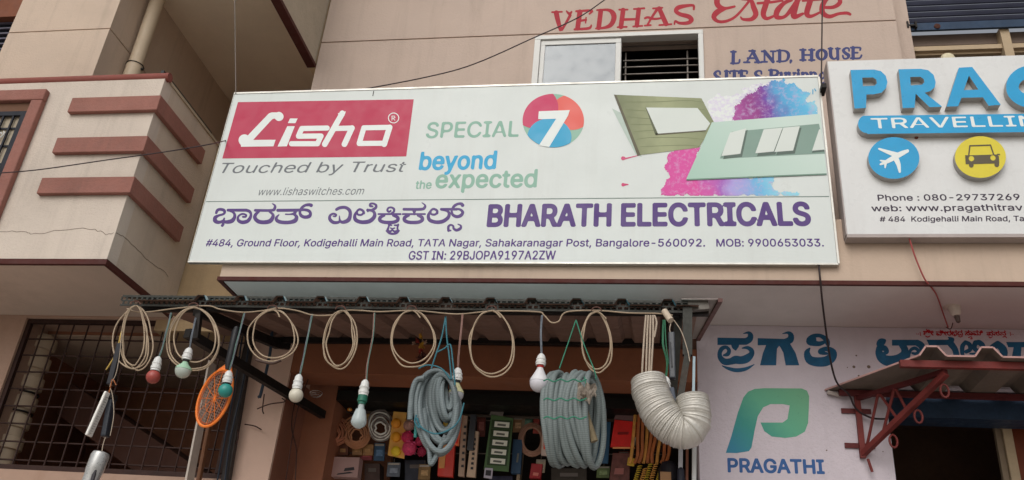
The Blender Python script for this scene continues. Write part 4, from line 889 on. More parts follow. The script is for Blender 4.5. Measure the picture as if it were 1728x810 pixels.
for i, (P, Y_) in enumerate([([(413, 716), (430, 719), (441, 725)], YW-.04), ([(434, 690), (455, 682), (480, 678), (476, 672)], YW-.05), ([(446, 665), (443, 690), (445, 698)], YW-.08), ([(497, 680), (492, 720), (500, 760), (498, 812)], .7), ([(520, 640), (500, 700), (482, 812)], .68), ([(398, 712), (402, 740), (390, 760), (384, 800)], YW-.06)]):
    lab = ['short brown wire stub sticking out of the beige pillar', 'bent brown wire leaning on the top of the beige pillar', 'dark cord end hanging under the awning strut', 'thin dark wire looping down the brown shop jamb', 'straight dark cable running down the brown shop jamb', 'thin wire curling down beside the dark post'][i]
    tagit(MB().tube(path(P, Y_), .004, 6).obj('loose_wire', mat('brown_wire', '#4a2f28', .6)), lab, 'wire')

# ================================================================= HANGING GOODS
cream_w = mat('cream_cable', '#a8947c', .5, var=.18, scale=10); cream2 = mat('pale_cable', '#b0a08e', .5, var=.08)
fest = [(214, 521), (240, 527), (300, 520), (350, 516), (372, 522), (410, 527), (445, 524), (470, 520), (500, 524), (530, 532), (565, 531), (582, 524), (610, 524), (640, 526), (700, 524), (770, 530), (830, 525), (905, 526), (918, 532), (930, 544), (943, 542), (950, 530), (965, 525), (1010, 524), (1060, 528), (1110, 529), (1135, 532)]
tagit(MB().tube(path(fest, YB-.012, 5), .0038, 7).obj('cable', cream_w, smooth=True), 'cream cable looped along the underside of the slotted bar', 'cable')
def loops(label, cx, cy, a_, b_, n, seed, group, dx=6, tilt=0, Y0=YB-.03, tail=None, r=.0040, m=None, tie=True):
    rs = random.Random(seed); pts = []
    for k in range(n):
        ea = a_*(1-.10*k*rs.uniform(.5, 1.5)); eb = b_*(1-.05*k*rs.uniform(.2, 1.4)); ox = rs.uniform(-dx, dx)*.5
        for j in range(14):
            th = -math.pi/2+2*math.pi*j/14
            x = cx+ox*math.sin((th+math.pi/2)/2)+ea*math.cos(th)*(1-.12*math.sin(th)*-1); top = cy-b_
            y = top+(eb*(1+math.sin(th)))
            pts.append((x+tilt*(y-cy)+rs.uniform(-1.6, 1.6), y+(rs.uniform(-1.2, 1.2) if 0 < j < 13 else 0), Y0-.004*k-.004*j/14))
    pts.append((cx, cy-b_, Y0-.004*n))
    t = thing('cable_coil', label, 'cable coil', at(cx, cy-b_, Y0), group)
    MB().tube(path(pts, Y0, 4), r, 7).obj('loop', m or cream_w, t, smooth=True)
    if tail: MB().tube(path(tail, Y0-.01), r, 7).obj('cable_end', mat('yellow_cable', '#c0a050', .5), t, smooth=True)
    if n < 3: MB().tube(path([(cx+2, cy-b_), (cx+8, cy-b_+4), (cx+9+seed, cy-b_+12)], Y0-.012), r*.95, 6).obj('cable_end', m or cream_w, t, smooth=True)
    if tie: MB().tube(path([(cx-9, cy-b_-2), (cx-5, cy-b_-7), (cx+4, cy-b_-7), (cx+8, cy-b_-2)], Y0-.02), .0035, 6).obj('tie', mat('brown_tie', '#5a3a30', .6), t)
    return t
gC = 'cream cable coils hanging from the slotted bar'
loops('cable coil with a yellow end, leftmost under the bar', 229, 570, 25, 54, 3, 1, gC, dx=16, tail=[(205, 560), (196, 595), (185, 615), (179, 624)])
t_ = at(200, 540, YB-.02); 
loops('wide cable coil hanging beside the leftmost one, above a pale green bulb', 327, 572, 44, 53, 3, 2, gC, dx=4)
loops('cable coil with brown tape on its bottom, left of the round white bulb', 460, 566, 42, 43, 2, 3, gC, dx=5)
MB().tube(path([(432, 607), (446, 611), (460, 613), (474, 608)], YB-.034), .007, 7).obj('tape', mat('brown_tape', '#4c3830', .6), bpy.data.objects['cable_coil.002'])
loops('narrow cable coil between the white bulb and the long filament bulb', 575, 573, 28, 49, 3, 4, gC, dx=10, tilt=-.05)
loops('cable coil with dried flowers behind it', 695, 572, 37, 48, 2, 5, gC, dx=6)
loops('large cable coil right of the blue tied conduit bundle', 830, 580, 38, 56, 2, 6, gC, dx=6, tilt=.02)
loops('narrow cable coil directly above the green tied conduit coil', 1007, 577, 26, 51, 2, 7, gC, dx=5, tilt=.03)
# extra strands of leftmost coil spread to the left
MB().tube(path([(222, 518), (198, 545), (190, 575), (197, 605), (222, 622), (246, 610), (250, 575), (240, 530), (238, 520)], YB-.035), .0040, 7).obj('loop', cream_w, bpy.data.objects['cable_coil'], smooth=True)
# cable bundle feeding the duct
t = thing('cable_bundle', 'bundle of straight cream cables dropping into the silver duct', 'cable', at(1097, 530, YB))
for i, (a_, b_) in enumerate([(1090, 1083), (1094, 1090), (1098, 1095), (1102, 1098)]):
    MB().tube(path([(a_, 532), (a_-3+i, 570), (b_, 645), (b_+2, 690)], YB-.02-.004*i), .005, 7).obj('strand', cream2, t, smooth=True)
MB().tube(path([(1104, 532), (1108, 545), (1104, 569)], YB-.03), .005, 7).obj('strand', cream2, t)
# bulbs
hold = mat('white_porcelain', '#d9d9d6', .3, var=.03, spec=.5); gap = mat('dark_collar', '#2e2a2a', .5)
gB = 'sample bulbs hanging on wires from the slotted bar'
def bulb(label, wire, hx, hy, hl, gx, gy, gr_px, m, wcol, kind='globe', collar=None, Y=YB-.05, collars=None):
    """wire: sighted points; (hx,hy) holder top, hl its length in px, (gx,gy) globe centre"""
    px = 338.0
    top = at(hx, hy, Y); g = at(gx, gy, Y); gr = gr_px/px
    t = thing('hanging_bulb', label, 'light bulb', top, gB)
    ax = (g-top).normalized()
    wp = path([(*p, Y) if i else (*p, YB-.01) for i, p in enumerate(wire)], Y)
    wm = wcol if isinstance(wcol, list) else [wcol, wcol]
    MB().tube([v+Vector((.002, 0, 0)) for v in wp], .0026, 6).obj('wire', wm[0], t)
    MB().tube([v-Vector((.003, .002*math.sin(i), 0)) for i, v in enumerate(wp)], .0026, 6).obj('wire', wm[1], t)
    L_ = hl/px
    MB().lathe(top, [(0, .008), (.006, .014), (.014, .019), (L_*.42, .021), (L_*.45, .0245), (L_*.52, .0245), (L_*.55, .0225), (L_*.68, .0225), (L_*.70, .0255), (L_*.85, .0255), (L_*.88, .023), (L_, .024), (L_+.001, .014)], 18, ax).obj('holder', hold, t, smooth=True)
    d = (g-top).length
    if kind == 'globe':
        MB().lathe(top, [(L_, .0200), (L_+.004, .0215), (L_+.008, .0170), (L_+.012, .0200), (max(L_+.014, d-gr*.85), .013)], 16, ax).obj('collar', collar or gap, t, smooth=True)
        pr = [(d-gr*math.cos(math.pi*i/14), gr*math.sin(math.pi*i/14)) for i in range(2, 15)]; pr = [(d-gr*.9, gr*.4)]+pr
        MB().lathe(top, pr, 22, ax).obj('globe', m, t, smooth=True)
    elif kind == 'led':
        MB().lathe(top, [(L_, .0165), (L_+.012, .0165)], 16, ax).obj('collar', collar or gap, t, smooth=True)
        cone = [(L_+.012, .014), (L_+.022, .017), (d-gr*.35, gr*.93), (d-gr*.1, gr)]
        MB().lathe(top, cone+[(d-gr*.09, gr*.96)], 22, ax).obj('heat_sink', m[0], t, smooth=True)
        MB().lathe(top, [(d-gr*.09, gr*.95)]+[(d+gr*math.sin(a_), gr*math.cos(a_)*.97) for a_ in [i*math.pi/16 for i in range(9)]], 22, ax).obj('diffuser', m[1], t, smooth=True)
    elif kind == 'filament':
        MB().lathe(top, [(L_, .023), (L_+.03, .0245), (L_+.034, .018), (L_+.045, .0185)], 18, ax).obj('collar', collar or gap, t, smooth=True)
        Lg = d+gr
        pr = [(L_+.045, .014), (L_+.07, .016), (Lg*.62, .024), (Lg*.80, .036), (Lg*.88, .038), (Lg*.94, .030), (Lg*.985, .014), (Lg, .004)]
        MB().lathe(top, pr, 24, ax).obj('glass_bulb', m, t, smooth=True)
        f_ = MB()
        for k in range(6):
            an = k*math.pi/3; o_ = Vector((math.cos(an), math.sin(an), 0))*.008; f_.tube([top+ax*(L_+.05)+o_*.6, top+ax*(Lg*.8)+o_*2.2], .0012, 5)
        f_.obj('filament', mat('amber_filament', '#b08848', .4), t)
    return t
gw = mat('green_wire', '#5c7a70', .5); gy = mat('grey_wire', '#6a7078', .5); rw = mat('reddish_wire', '#8c6a60', .5); dkg = mat('dark_green_wire', '#2c6a4c', .5)
opal = mat('opal_glass', '#cfc9b8', .3, var=.03, spec=.5)
bulb('red night bulb on a wire, leftmost of the bulbs', [(289, 528), (283, 552), (273, 590), (268, 603)], 268, 602, 26, 258.5, 636, 12, mat('red_bulb', '#a04840', .3, var=.1, spec=.5), [gw, gy])
bulb('pale green tipped bulb inside the wide cable loop', [(331, 535), (325, 560), (320, 588)], 320, 587, 22, 309, 625, 14, [mat('mint_housing', '#a3c8ac', .4), mat('frosted', '#b4bdb4', .3)], [gy, gy], 'led')
bulb('teal night bulb hanging in front of the orange racket', [(413, 528), (402, 570), (392, 610), (387, 626)], 387, 626, 22, 380.5, 659, 12, mat('teal_bulb', '#2f8f86', .3, var=.06, spec=.5), [gy, gw])
bulb('round cream bulb hanging in front of the shop jamb', [(527, 530), (519, 570), (511, 610), (506, 633)], 505, 632, 26, 499.5, 667, 12, opal, [gw, gy])
glass = mat('clear_bulb_glass', '#d0dcdc', .08, var=.02, spec=.6, trans=.35)
bulb('long pear shaped filament bulb with green collar', [(632, 528), (629, 570), (621, 610), (618, 642)], 617, 641, 27, 606.5, 705, 18, glass, [gw, rw], 'filament', mat('green_collar', '#2c6e5a', .4))
bulb('small LED bulb in front of the blue tied conduit bundle', [(781, 529), (778, 560), (774, 600), (773, 622)], 773, 621, 22, 769.5, 665, 13, [mat('cream_housing', '#c8c498', .4), mat('grey_frost', '#aeb0b4', .35)], [rw, rw], 'led')
bulb('white LED bulb with red band between the two conduit coils', [(915, 532), (913, 560), (914, 597)], 914, 597, 20, 909.5, 646, 15.5, [mat('white_housing', '#dad8da', .35), mat('white_frost', '#d0ced4', .35)], [gy, gy], 'led', mat('red_band', '#b02820', .4))
bulb('red bottomed bulb hanging behind the silver duct on green wires', [(1120, 540), (1119, 580), (1126, 610), (1124, 636)], 1124, 636, 22, 1122, 668, 10, mat('dark_red_bulb', '#98323a', .35), [dkg, dkg])
t = bpy.data.objects['hanging_bulb.007']
MB().tube(path([(1122, 540), (1124, 580), (1129, 615)], YB-.045), .003, 6).obj('wire', dkg, t)

# conduit bundle A
con = mat('grey_conduit', '#7c8789', .5, var=.14, scale=6, wave=38); conB = mat('grey_green_conduit', '#7e8887', .5, var=.14, scale=6, wave=38)
tg = mat('teal_string', '#2c6b78', .5); grs = mat('green_string', '#2c7a60', .5)
t = thing('conduit_bundle', 'long oval bundle of grey flexible conduit tied with blue string', 'conduit', at(737, 620, YB-.08))
for k in range(9):
    l_ = 702+6.2*k; r_ = 775-1.5*k; t0_ = 626+1.5*k; bo_ = 766-9.5*k+(6 if k % 2 else 0); a_ = (r_-l_)/2; b_ = (bo_-t0_)/2; cx = (l_+r_)/2; cy = (t0_+bo_)/2
    pts = [(cx+a_*math.cos(2*math.pi*j/16)*(1-.10*math.sin(2*math.pi*j/16)), cy+b_*math.sin(2*math.pi*j/16)+5*math.cos(2*math.pi*j/16), YB-.08-.012*math.sin(k*2.1)+.03*math.cos(2*math.pi*j/16+k)) for j in range(16)]
    MB().tube(path(pts, 0, 3, closed=True), .0135, 9, closed=True).obj('loop', con, t, smooth=True)
MB().tube(path([(716, 638), (703, 642), (696, 660), (693, 685), (692, 708)], YB-.12), .0135, 9).obj('conduit_end', con, t, smooth=True)
MB().tube(path([(712, 640), (706, 680), (703, 710), (701, 738)], YB-.06), .008, 7).obj('conduit_end', mat('teal_conduit', '#3f8a86', .5), t, smooth=True)
MB().tube(path([(716, 690), (720, 730), (725, 765), (727, 783), (735, 772), (745, 750), (752, 735)], YB-.10), .012, 9).obj('loop', con, t, smooth=True)
for P in ([(703, 706), (712, 722), (735, 732), (760, 724), (775, 708), (783, 680)], [(706, 622), (722, 616), (745, 622), (760, 640)], [(752, 534), (754, 570), (758, 600), (762, 640)], [(752, 534), (745, 570), (735, 600), (728, 622)], [(738, 594), (750, 588), (760, 582), (764, 610), (768, 650)], [(703, 700), (700, 712), (708, 722), (704, 705)]):
    MB().tube(path(P, YB-.14), .004, 6).obj('string', tg, t)
# conduit coil B
t = thing('conduit_coil', 'thick coil of grey corrugated conduit bound with green string', 'conduit', at(965, 620, YB-.08))
cc = at(965, 702, YB-.03); ph = R(66)
nrm = Vector((math.sin(ph), -math.cos(ph), 0)); dr = Vector((math.cos(ph), math.sin(ph), 0))
for layer_ in range(2):
    for k in range(7 if layer_ == 0 else 6):
        rr_ = .214-.024*layer_+.007*math.sin(k*2.3+layer_); off = (k-3.4+.5*layer_)*.0290
        c_ = cc+nrm*off+dr*(.010*k)
        jx = .010*math.sin(k*3.1+layer_*2); pts = [c_+nrm*(.012*math.sin(2*a_+k*1.3))+dr*(rr_*(.47+.05*math.sin(k*1.9))*math.cos(a_))+Vector((.018*(a_ > math.pi)*abs(math.sin(a_))*(.5+.12*k), 0, rr_*1.02*math.sin(a_)+jx)) for a_ in [2*math.pi*j/26 for j in range(26)]]
        MB().tube(pts, .0145, 10, closed=True).obj('loop', conB, t, smooth=True)
for yy in (641, 673, 704):
    pts = [(917, yy+2)]+[(924+i*11, yy+(3 if i % 2 else -1)) for i in range(7)]
    MB().tube(path(pts, YB-.215, 4), .0035, 6).obj('string', grs, t)
for P in ([(972, 540), (960, 575), (944, 622)], [(972, 540), (985, 580), (1003, 625), (1006, 640)], [(986, 636), (990, 655), (992, 672)]): MB().tube(path(P, YB-.1), .003, 6).obj('string', grs, t)
rs = random.Random(3); sk = MB(); base = at(990, 668, YB-.13)
n_ = 12
for i in range(n_+1):
    for j in range(7):
        sk.v.append(tuple(base+Vector(((i/n_-.5)*.085+rs.uniform(-.004, .004), rs.uniform(-.012, .012)-.01*math.sin(i), .055-.02*math.cos(i*.9)*(j/6)-j*.013+.01*math.sin(i*1.3)))))
for i in range(n_):
    for j in range(6): a_ = i*7+j; sk.f.append((a_, a_+1, a_+8, a_+7)); sk.mi.append(0)
sk.obj('sacking', mat('sackcloth', '#8f8478', .9, var=.25, scale=30, bump=.5), t, smooth=True)
MB().tube(path([(985, 690), (992, 712), (998, 730), (1003, 745)], YB-.06), .018, 8).obj('sacking', mat('sackcloth2', '#7d7058', .9, var=.25, scale=30, bump=.5), t, smooth=True)

# silver duct
t = thing('silver_duct', 'fat silver flexible duct bent into a U at the right end of the awning', 'duct', at(1150, 640, YB-.1))
dc = [(1094, 640, YB-.08), (1099, 664, YB-.09), (1112, 694, YB-.10), (1133, 718, YB-.11), (1154, 727, YB-.11), (1168, 716, YB-.11), (1171, 696, YB-.11), (1168, 672, YB-.10)]
P = path(dc, 0, 22); n = len(P); L_ = 0; cum = [0]
for a_, b_ in zip(P[:-1], P[1:]): L_ += (b_-a_).length; cum.append(L_)
N_ = 420; Q = []; rad = []
rs = random.Random(5); wob = [rs.uniform(-1, 1) for _ in range(60)]
j = 0
for i in range(N_+1):
    s_ = L_*i/N_
    while j < n-2 and cum[j+1] < s_: j += 1
    f_ = (s_-cum[j])/(cum[j+1]-cum[j]); Q.append(P[j].lerp(P[j+1], min(1, f_)))
    u = i/N_; base_r = .086-.014*max(0, u-.45)/.55-.006*(1-min(1, u*8))
    bunch = 1+.9*math.exp(-((u-.62)/.12)**2)
    phs = 46*u+4.5*math.exp(-((u-.62)/.12)**2)+.3*wob[int(u*59)]
    rad.append(base_r+.0022*wob[int(u*59)]*math.sin(u*97)+.0026*(1-abs(math.sin(math.pi*phs))**.6*1.6))
silver = mat('duct_foil', '#c6c2ba', .42, .35, var=.08, scale=14, bump=.35, bscale=70)
MB().tube(Q, rad, 34, caps=False).obj('hose', silver, t, smooth=True)
MB().tube([Q[0]-(Q[1]-Q[0])*1, Q[0]+(Q[2]-Q[0])*3], .076, 24).obj('inner_end', mat('dark_end', '#5c5850', .6), t)
MB().tube([Q[-1]-(Q[-1]-Q[-5]), Q[-1]], .064, 24).obj('inner_end', mat('pinkish_end', '#b39c9a', .6), t)
# pipes and boards by the right jamb
tagit(MB().beam(at(1171, 604, YB+.02), at(1170, 668, YB+.02), .012, .046, (0, 1, 0)).obj('casing_strip', mat('pale_blue_casing', '#9aaeb6', .4, var=.06)), 'pale blue plastic casing strip standing above the duct end', 'strip')
jb = thing('casing_bundle', 'white plastic casing strips standing under the silver duct', 'casing', at(1157, 812, .1))
for x0, x1, m in ((1141, 1155, mat('white_casing', '#b9b8bc', .4, var=.05)), (1164, 1178, mat('white_casing2', '#c9c8c6', .4, var=.05))):
    MB().beam(at((x0+x1)/2+1, 700, YB+.12), at((x0+x1)/2, 830, YB+.12), .02, .043, (0, 1, 0)).obj('strip', m, jb, bevel=.003)
MB().beam(at(1160, 700, YB+.13), at(1159, 830, YB+.13), .012, .02, (0, 1, 0)).obj('strip', mat('brown_strip', '#80503c', .6), jb)
p = at(1149, 800, YB+.1); MB().lathe((p.x, p.y, p.z+.03), [(0, .006), (.01, .016), (.07, .018)], 14).obj('black_mark', mat('black_print', '#20202c', .4), jb)

# two dark packs hanging by the post, and grip shaped packs at left
dkp = mat('dark_pack', '#33373e', .35, var=.2, scale=12, spec=.6)
def pack(name, label, cat, p0, p1, w_, th, m, Y, parts=(), bevel=.006, grp=None, ex=None):
    t = thing(name, label, cat, at(*p0, Y), grp)
    MB().beam(at(*p0, Y), at(*p1, Y), th, w_/338, (0, 1, 0)).obj('body', m, t, bevel=bevel)
    if ex: ex(t)
    return t
def exa(t):
    MB().tube(path([(1132, 546), (1130, 556), (1133, 565)], YB-.05), .0025, 5).obj('string', cream2, t)
    MB().beam(at(1131, 578, YB-.062), at(1134, 620, YB-.062), .006, .02, (0, 1, 0)).obj('clip', mat('clip_black', '#15171c', .3), t)
    MB().tube(path([(1137, 540), (1150, 560), (1160, 590), (1164, 610)], YB-.03), .0025, 5).obj('string', cream2, t)
pack('wall_adapter', 'dark plastic pack hanging on a string beside the post, above the duct', 'adapter', (1133, 562), (1135, 640), 14, .03, dkp, YB-.045, ex=exa)
def exb(t):
    for i in range(5): MB().beam(at(1128, 672+i*8, YB-.075), at(1141, 671+i*8, YB-.075), .004, .008).obj('rib', mat('clip_black', '#15171c', .3), t)
pack('handle_tool', 'slate blue ribbed pack tucked inside the bend of the duct', 'tool', (1132, 656), (1138, 697), 18, .03, mat('slate_plastic', '#4c525e', .4, var=.12, scale=9), YB-.055, ex=exb)
p = at(1129, 542, YB-.06); tagit(MB().tube([at(1121, 525, YB-.02), at(1132, 541, YB-.05)], .016, 14).obj('plastic_tube', mat('ivory_tube', '#c0b09c', .4)), 'short ivory tube tied under the bar end above the duct', 'tube')
# left items
def exc(t):
    MB().tube(path([(196, 650), (190, 640), (186, 655), (183, 665)], YB-.05), .003, 5).obj('string', mat('orange_string', '#9a5a30', .6), t)
    MB().tube(path([(205, 560), (203, 590), (196, 630), (186, 650), (190, 668), (192, 700), (186, 735)], YB-.05), .002, 5).obj('string', cream2, t)
pack('black_grip', 'black handled tool hanging inside the leftmost cable coil', 'tool', (204, 580), (186, 650), 12, .03, mat('black_plastic', '#24242a', .4, var=.1), YB-.03, ex=exc)
p = thing('black_tool', 'slate blue black tool hanging behind the printed white packet', 'tool', at(190, 668, YB))
MB().beam(at(190, 666, YB-.02), at(177, 738, YB-.02), .03, .045, (0, 1, 0)).obj('body', mat('slate_black', '#2c3038', .4, var=.12), p, bevel=.008)
MB().beam(at(189, 666, YB-.02), at(188, 676, YB-.02), .036, .055, (0, 1, 0)).obj('collar', blackm, p, bevel=.004)
pkt = thing('printed_packet', 'slim white printed packet hanging at a slant left of the black tool', 'packet', at(181, 663, YB-.06))
MB().beam(at(182, 662, YB-.06), at(149, 736, YB-.06), .014, .048, (0, 1, 0)).obj('sleeve', mat('white_packet', '#eeebe4', .45, var=.06), pkt, bevel=.005)
a_, b_ = Vector((180, 668)), Vector((151, 733))
for i in range(16):
    c_ = a_.lerp(b_, (i+.5)/16); MB().beam(at(c_.x-2.6, c_.y-1.0+random.uniform(-.6, .6), YB-.0685), at(c_.x+3.0, c_.y+1.2, YB-.0685), .0008, random.choice((.005, .007, .009)), (0, 1, 0)).obj('print_mark', mat('print_dark', '#3e3c40', .6), pkt)
foil = thing('foil_tool', 'silver capped torch hanging at the bottom left below the printed packet', 'torch', at(172, 762, YB-.06))
MB().lathe(at(172, 762, YB-.06), [(0, .020), (.006, .038), (.02, .044), (.09, .043), (.12, .039), (.23, .038)], 20, at(145, 830, YB-.06)-at(172, 762, YB-.06)).obj('barrel', mat('foil_silver', '#b8b8b6', .3, .5, var=.1, scale=20), foil, smooth=True)
MB().tube(path([(178, 738), (174, 750), (172, 762)], YB-.06), .002, 5).obj('string', cream2, foil)
c_ = at(157, 800, YB-.093); B(c_.x-.005, c_.x+.01, c_.y-.001, c_.y+.01, c_.z-.03, c_.z+.02).obj('print_mark', mat('print_dark', '#3e3c40', .6), foil)

# orange racket
org = mat('orange_plastic', '#ea7c30', .4, var=.05)
t = thing('mosquito_racket', 'orange electric mosquito racket hanging head down by a black handle', 'racket', at(397, 560, YB+.02))
RY = YB+.02; rc = Vector((362, 672)); u_ = Vector((18, -42)).normalized(); v_ = Vector((u_.y, -u_.x)); MA, MI = 51, 24.5
def rp(a_, b_, dy=0): q_ = rc+u_*a_+v_*b_; return at(q_.x, q_.y, RY+dy)
rim = [rp(MA*math.cos(2*math.pi*i/36), MI*math.sin(2*math.pi*i/36)) for i in range(36)]
MB().tube(rim, .0075, 8, closed=True).obj('rim', org, t, smooth=True)
rim2 = [rp((MA-5)*math.cos(2*math.pi*i/36), (MI-3.5)*math.sin(2*math.pi*i/36), -.004) for i in range(36)]
MB().tube(rim2, .003, 6, closed=True).obj('rim', mat('dark_orange', '#a8501e', .4), t)
nm = MB(); wm = mat('net_wire', '#b0968a', .4, .3)
for i in range(-9, 10):
    a_ = i*4.8; c_ = MI*math.sqrt(max(0, 1-(a_/MA)**2)); nm.tube([rp(a_, -c_), rp(a_, c_)], .0013, 4)
for i in range(-7, 8):
    b_ = i*3.2; c_ = MA*math.sqrt(max(0, 1-(b_/MI)**2)); nm.tube([rp(-c_, b_), rp(c_, b_)], .0013, 4)
nm.obj('net', wm, t, kind='stuff')
for i in range(6):
    an = i*math.pi/6+.2; MB().tube([rp(MA*.97*math.cos(an), MI*.97*math.sin(an), -.004), rp(0, 0, -.004), rp(-MA*.97*math.cos(an), -MI*.97*math.sin(an), -.004)], .0014, 5).obj('spoke', org, t)
MB().tube([rp(MA*.5*math.cos(2*math.pi*i/24), MI*.5*math.sin(2*math.pi*i/24), -.004) for i in range(24)], .0012, 5, closed=True).obj('spoke', org, t)
nk = MB(); n0, n1, n2, n3 = rp(46, -13), rp(46, 15), rp(62, 5), rp(62, -3)
nk.hexa([n0, n1, n1+Vector((0, .018, 0)), n0+Vector((0, .018, 0)), n3, n2, n2+Vector((0, .018, 0)), n3+Vector((0, .018, 0))]).obj('neck', org, t, bevel=.003)
MB().tube([at(384, 624, RY), at(386, 612, RY), at(398, 560, RY+.02), at(400, 552, RY+.02)], [.012, .019, .021, .014], 12).obj('handle', mat('black_handle', '#222226', .45), t, smooth=True)
# dried garland
t = thing('dried_garland', 'dried red and yellow flower garland behind the cable coil', 'garland', at(711, 556, .1))
cols = [mat('marigold', '#b88a30', .9, var=.3, scale=40), mat('dry_red', '#8a3026', .9, var=.3, scale=40), mat('dry_pale', '#a88a78', .9, var=.3, scale=40), mat('dry_brown', '#4c2a24', .9, var=.3, scale=40)]
rs = random.Random(11)
for i, (x, y, k, r_) in enumerate([(713, 560, 2, .012), (710, 568, 0, .018), (705, 575, 1, .016), (698, 580, 2, .012), (711, 583, 0, .022), (717, 578, 2, .016), (709, 592, 1, .018), (714, 600, 3, .02), (708, 606, 3, .022), (713, 614, 3, .024)]):
    m_ = MB()
    c_ = at(x, y, .08)
    for q in range(9):
        d_ = Vector((rs.uniform(-1, 1), rs.uniform(-1, 1), rs.uniform(-1, 1))).normalized(); s_ = d_.cross(Vector((0, 0, 1))).normalized()*r_*.5
        m_.add([c_, c_+d_*r_*.6+s_, c_+d_*r_*1.3, c_+d_*r_*.6-s_], [(0, 1, 2, 3)])
    m_.ball(c_, r_*.55, 8, 5); m_.obj('flower', cols[k], t)
MB().tube([at(714, 552, .09), at(711, 600, .09)], .002, 5).obj('string', cream2, t)

# ================================================================= GOODS INSIDE THE SHOP
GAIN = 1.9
def card(name, label, cat, pts, Y, m, th=.02, grp=None):
    t = thing(name, label, cat, at(*pts[0], Y), grp)
    P4 = [at(x, y, Y) for x, y in pts]
    MB().hexa(P4+[p_+Vector((0, th, 0)) for p_ in P4]).obj('body', m, t, bevel=.002)
    return t
def patch(t, name, pts, Y, m, th=.004):
    P4 = [at(x, y, Y) for x, y in pts]
    return MB().hexa(P4+[p_+Vector((0, th, 0)) for p_ in P4]).obj(name, m, t)
# three wire coils in wrappers
for i, (cx, cy, a_, b_, colr, lab) in enumerate([(560, 727, 30, 26, '#8a5a44', 'brown wire coil in a clear wrapper, leftmost in the shop'), (601, 730, 24, 27, '#8f6448', 'brown wire coil hanging behind the filament bulb'), (642, 718, 22, 26, '#6a6460', 'dark wire coil with pale strands left of the yellow card')]):
    t = thing('wire_coil', lab, 'wire coil', at(cx, cy-b_, GY), 'wrapped wire coils in the shop')
    for k in range(6):
        rs = random.Random(i*10+k); f_ = 1-.12*k
        pts = [(cx+rs.uniform(-2, 2)+a_*f_*math.cos(2*math.pi*j/14), cy+(1-f_)*b_*.3+b_*f_*math.sin(2*math.pi*j/14), GY-.01*k) for j in range(14)]
        MB().tube(path(pts, 0, 2, closed=True), .006, 6, closed=True).obj('loop', mat('wire_'+str(i), colr, .4, var=.15) if not (i == 2 and k % 2) else mat('pale_strand', '#b8b4ac', .35), t, smooth=True)
# box with print
t = card('cable_box', 'pinkish white carton with red print standing low in the shop', 'box', [(546, 803), (603, 806), (607, 772), (549, 770)], GY-.02, mat('pinkish_carton', '#8a706c', .6, var=.08), .08)
patch(t, 'print', [(553, 782), (559, 782), (559, 774), (553, 774)], GY-.0235, mat('red_print', '#a83a30', .6)); patch(t, 'print', [(553, 795), (558, 795), (558, 788), (553, 788)], GY-.0235, MATS['red_print'])
patch(t, 'print', [(580, 795), (598, 793), (597, 788), (582, 790)], GY-.0235, MATS['print_dark']); patch(t, 'print', [(568, 801), (596, 798), (590, 796), (570, 799)], GY-.0235, MATS['print_dark'])
# string of packets under coils
for i, x in enumerate((528, 548, 570, 594, 612)):
    t = card('snack_packet', ['brown foil packet, first from the left beneath the wire coils', 'brown foil packet, second from the left beneath the wire coils', 'brown foil packet in the middle beneath the wire coils', 'amber foil packet, second from the right beneath the wire coils', 'amber foil packet, rightmost beneath the wire coils'][i], 'packet', [(x, 768), (x+17, 768), (x+18, 750), (x+1, 749)], GY+.03, mat(['pack_brown', 'pack_brown', 'pack_brown', 'pack_amber', 'pack_amber'][i], ['#5a382a', '#5a382a', '#5a382a', '#7a5a38', '#7a5a38'][i], .35, var=.3, scale=25), .02)
    patch(t, 'print', [(x+4, 763), (x+13, 763), (x+13, 757), (x+4, 757)], GY+.027, mat('pack_print', '#8a6a44', .5, var=.3, scale=40))
# yellow card with three orange balls
t = card('yellow_card', 'yellow card carrying three orange caps', 'card', [(654, 768), (682, 774), (686, 696), (664, 694)], GY-.03, mat('yellow_card_stock', '#b48844', .6, var=.12, scale=20), .01)
for y, c in ((715, '#c87422'), (738, '#c87a20'), (762, '#c89a28')):
    p = at(669, y, GY-.03); MB().lathe(p, [(-.0, .033), (.02, .032), (.03, .022), (.034, .005)], 16, (0, -1, 0)).obj('cap', mat('cap'+c[1:], c, .4, var=.1), t, smooth=True)
# pink balls in net
for i, (x, y, r_, c, lab) in enumerate([(690, 718, 10, '#8a6a60', 'greyish pompom above the pink ones'), (688, 738, 11, '#a02848', 'magenta pompom above the spotted pink one'), (691, 756, 13, '#b03858', 'large spotted pink pompom next to the yellow card'), (708, 745, 8, '#8a2440', 'small dark pink pompom beside the conduit bundle'), (712, 762, 8, '#7a2038', 'small maroon pompom low beside the conduit bundle')]):
    t = thing('pompom', lab, 'pompom', at(x, y, GY-.05), 'pompoms in the shop'); m_ = MB(); rs = random.Random(i); c_ = at(x, y, GY-.05); rr_ = r_/265
    m_.ball(c_, rr_, 12, 8)
    m_.obj('core', mat('pom'+c[1:], c, .6, var=.35, scale=60, bump=.6), t, smooth=True)
    m2 = MB()
    for q in range(26):
        d_ = Vector((rs.uniform(-1, 1), rs.uniform(-1, .4), rs.uniform(-1, 1))).normalized(); s_ = d_.cross(Vector((.1, .2, 1))).normalized()*rr_*.2
        m2.add([c_+d_*rr_*.9+s_, c_+d_*rr_*1.25, c_+d_*rr_*.9-s_], [(0, 1, 2)])
    m2.obj('tufts', mat('pomlight'+c[1:], tuple(min(1, q*1.8) for q in lin(c)), .6), t, kind='stuff')
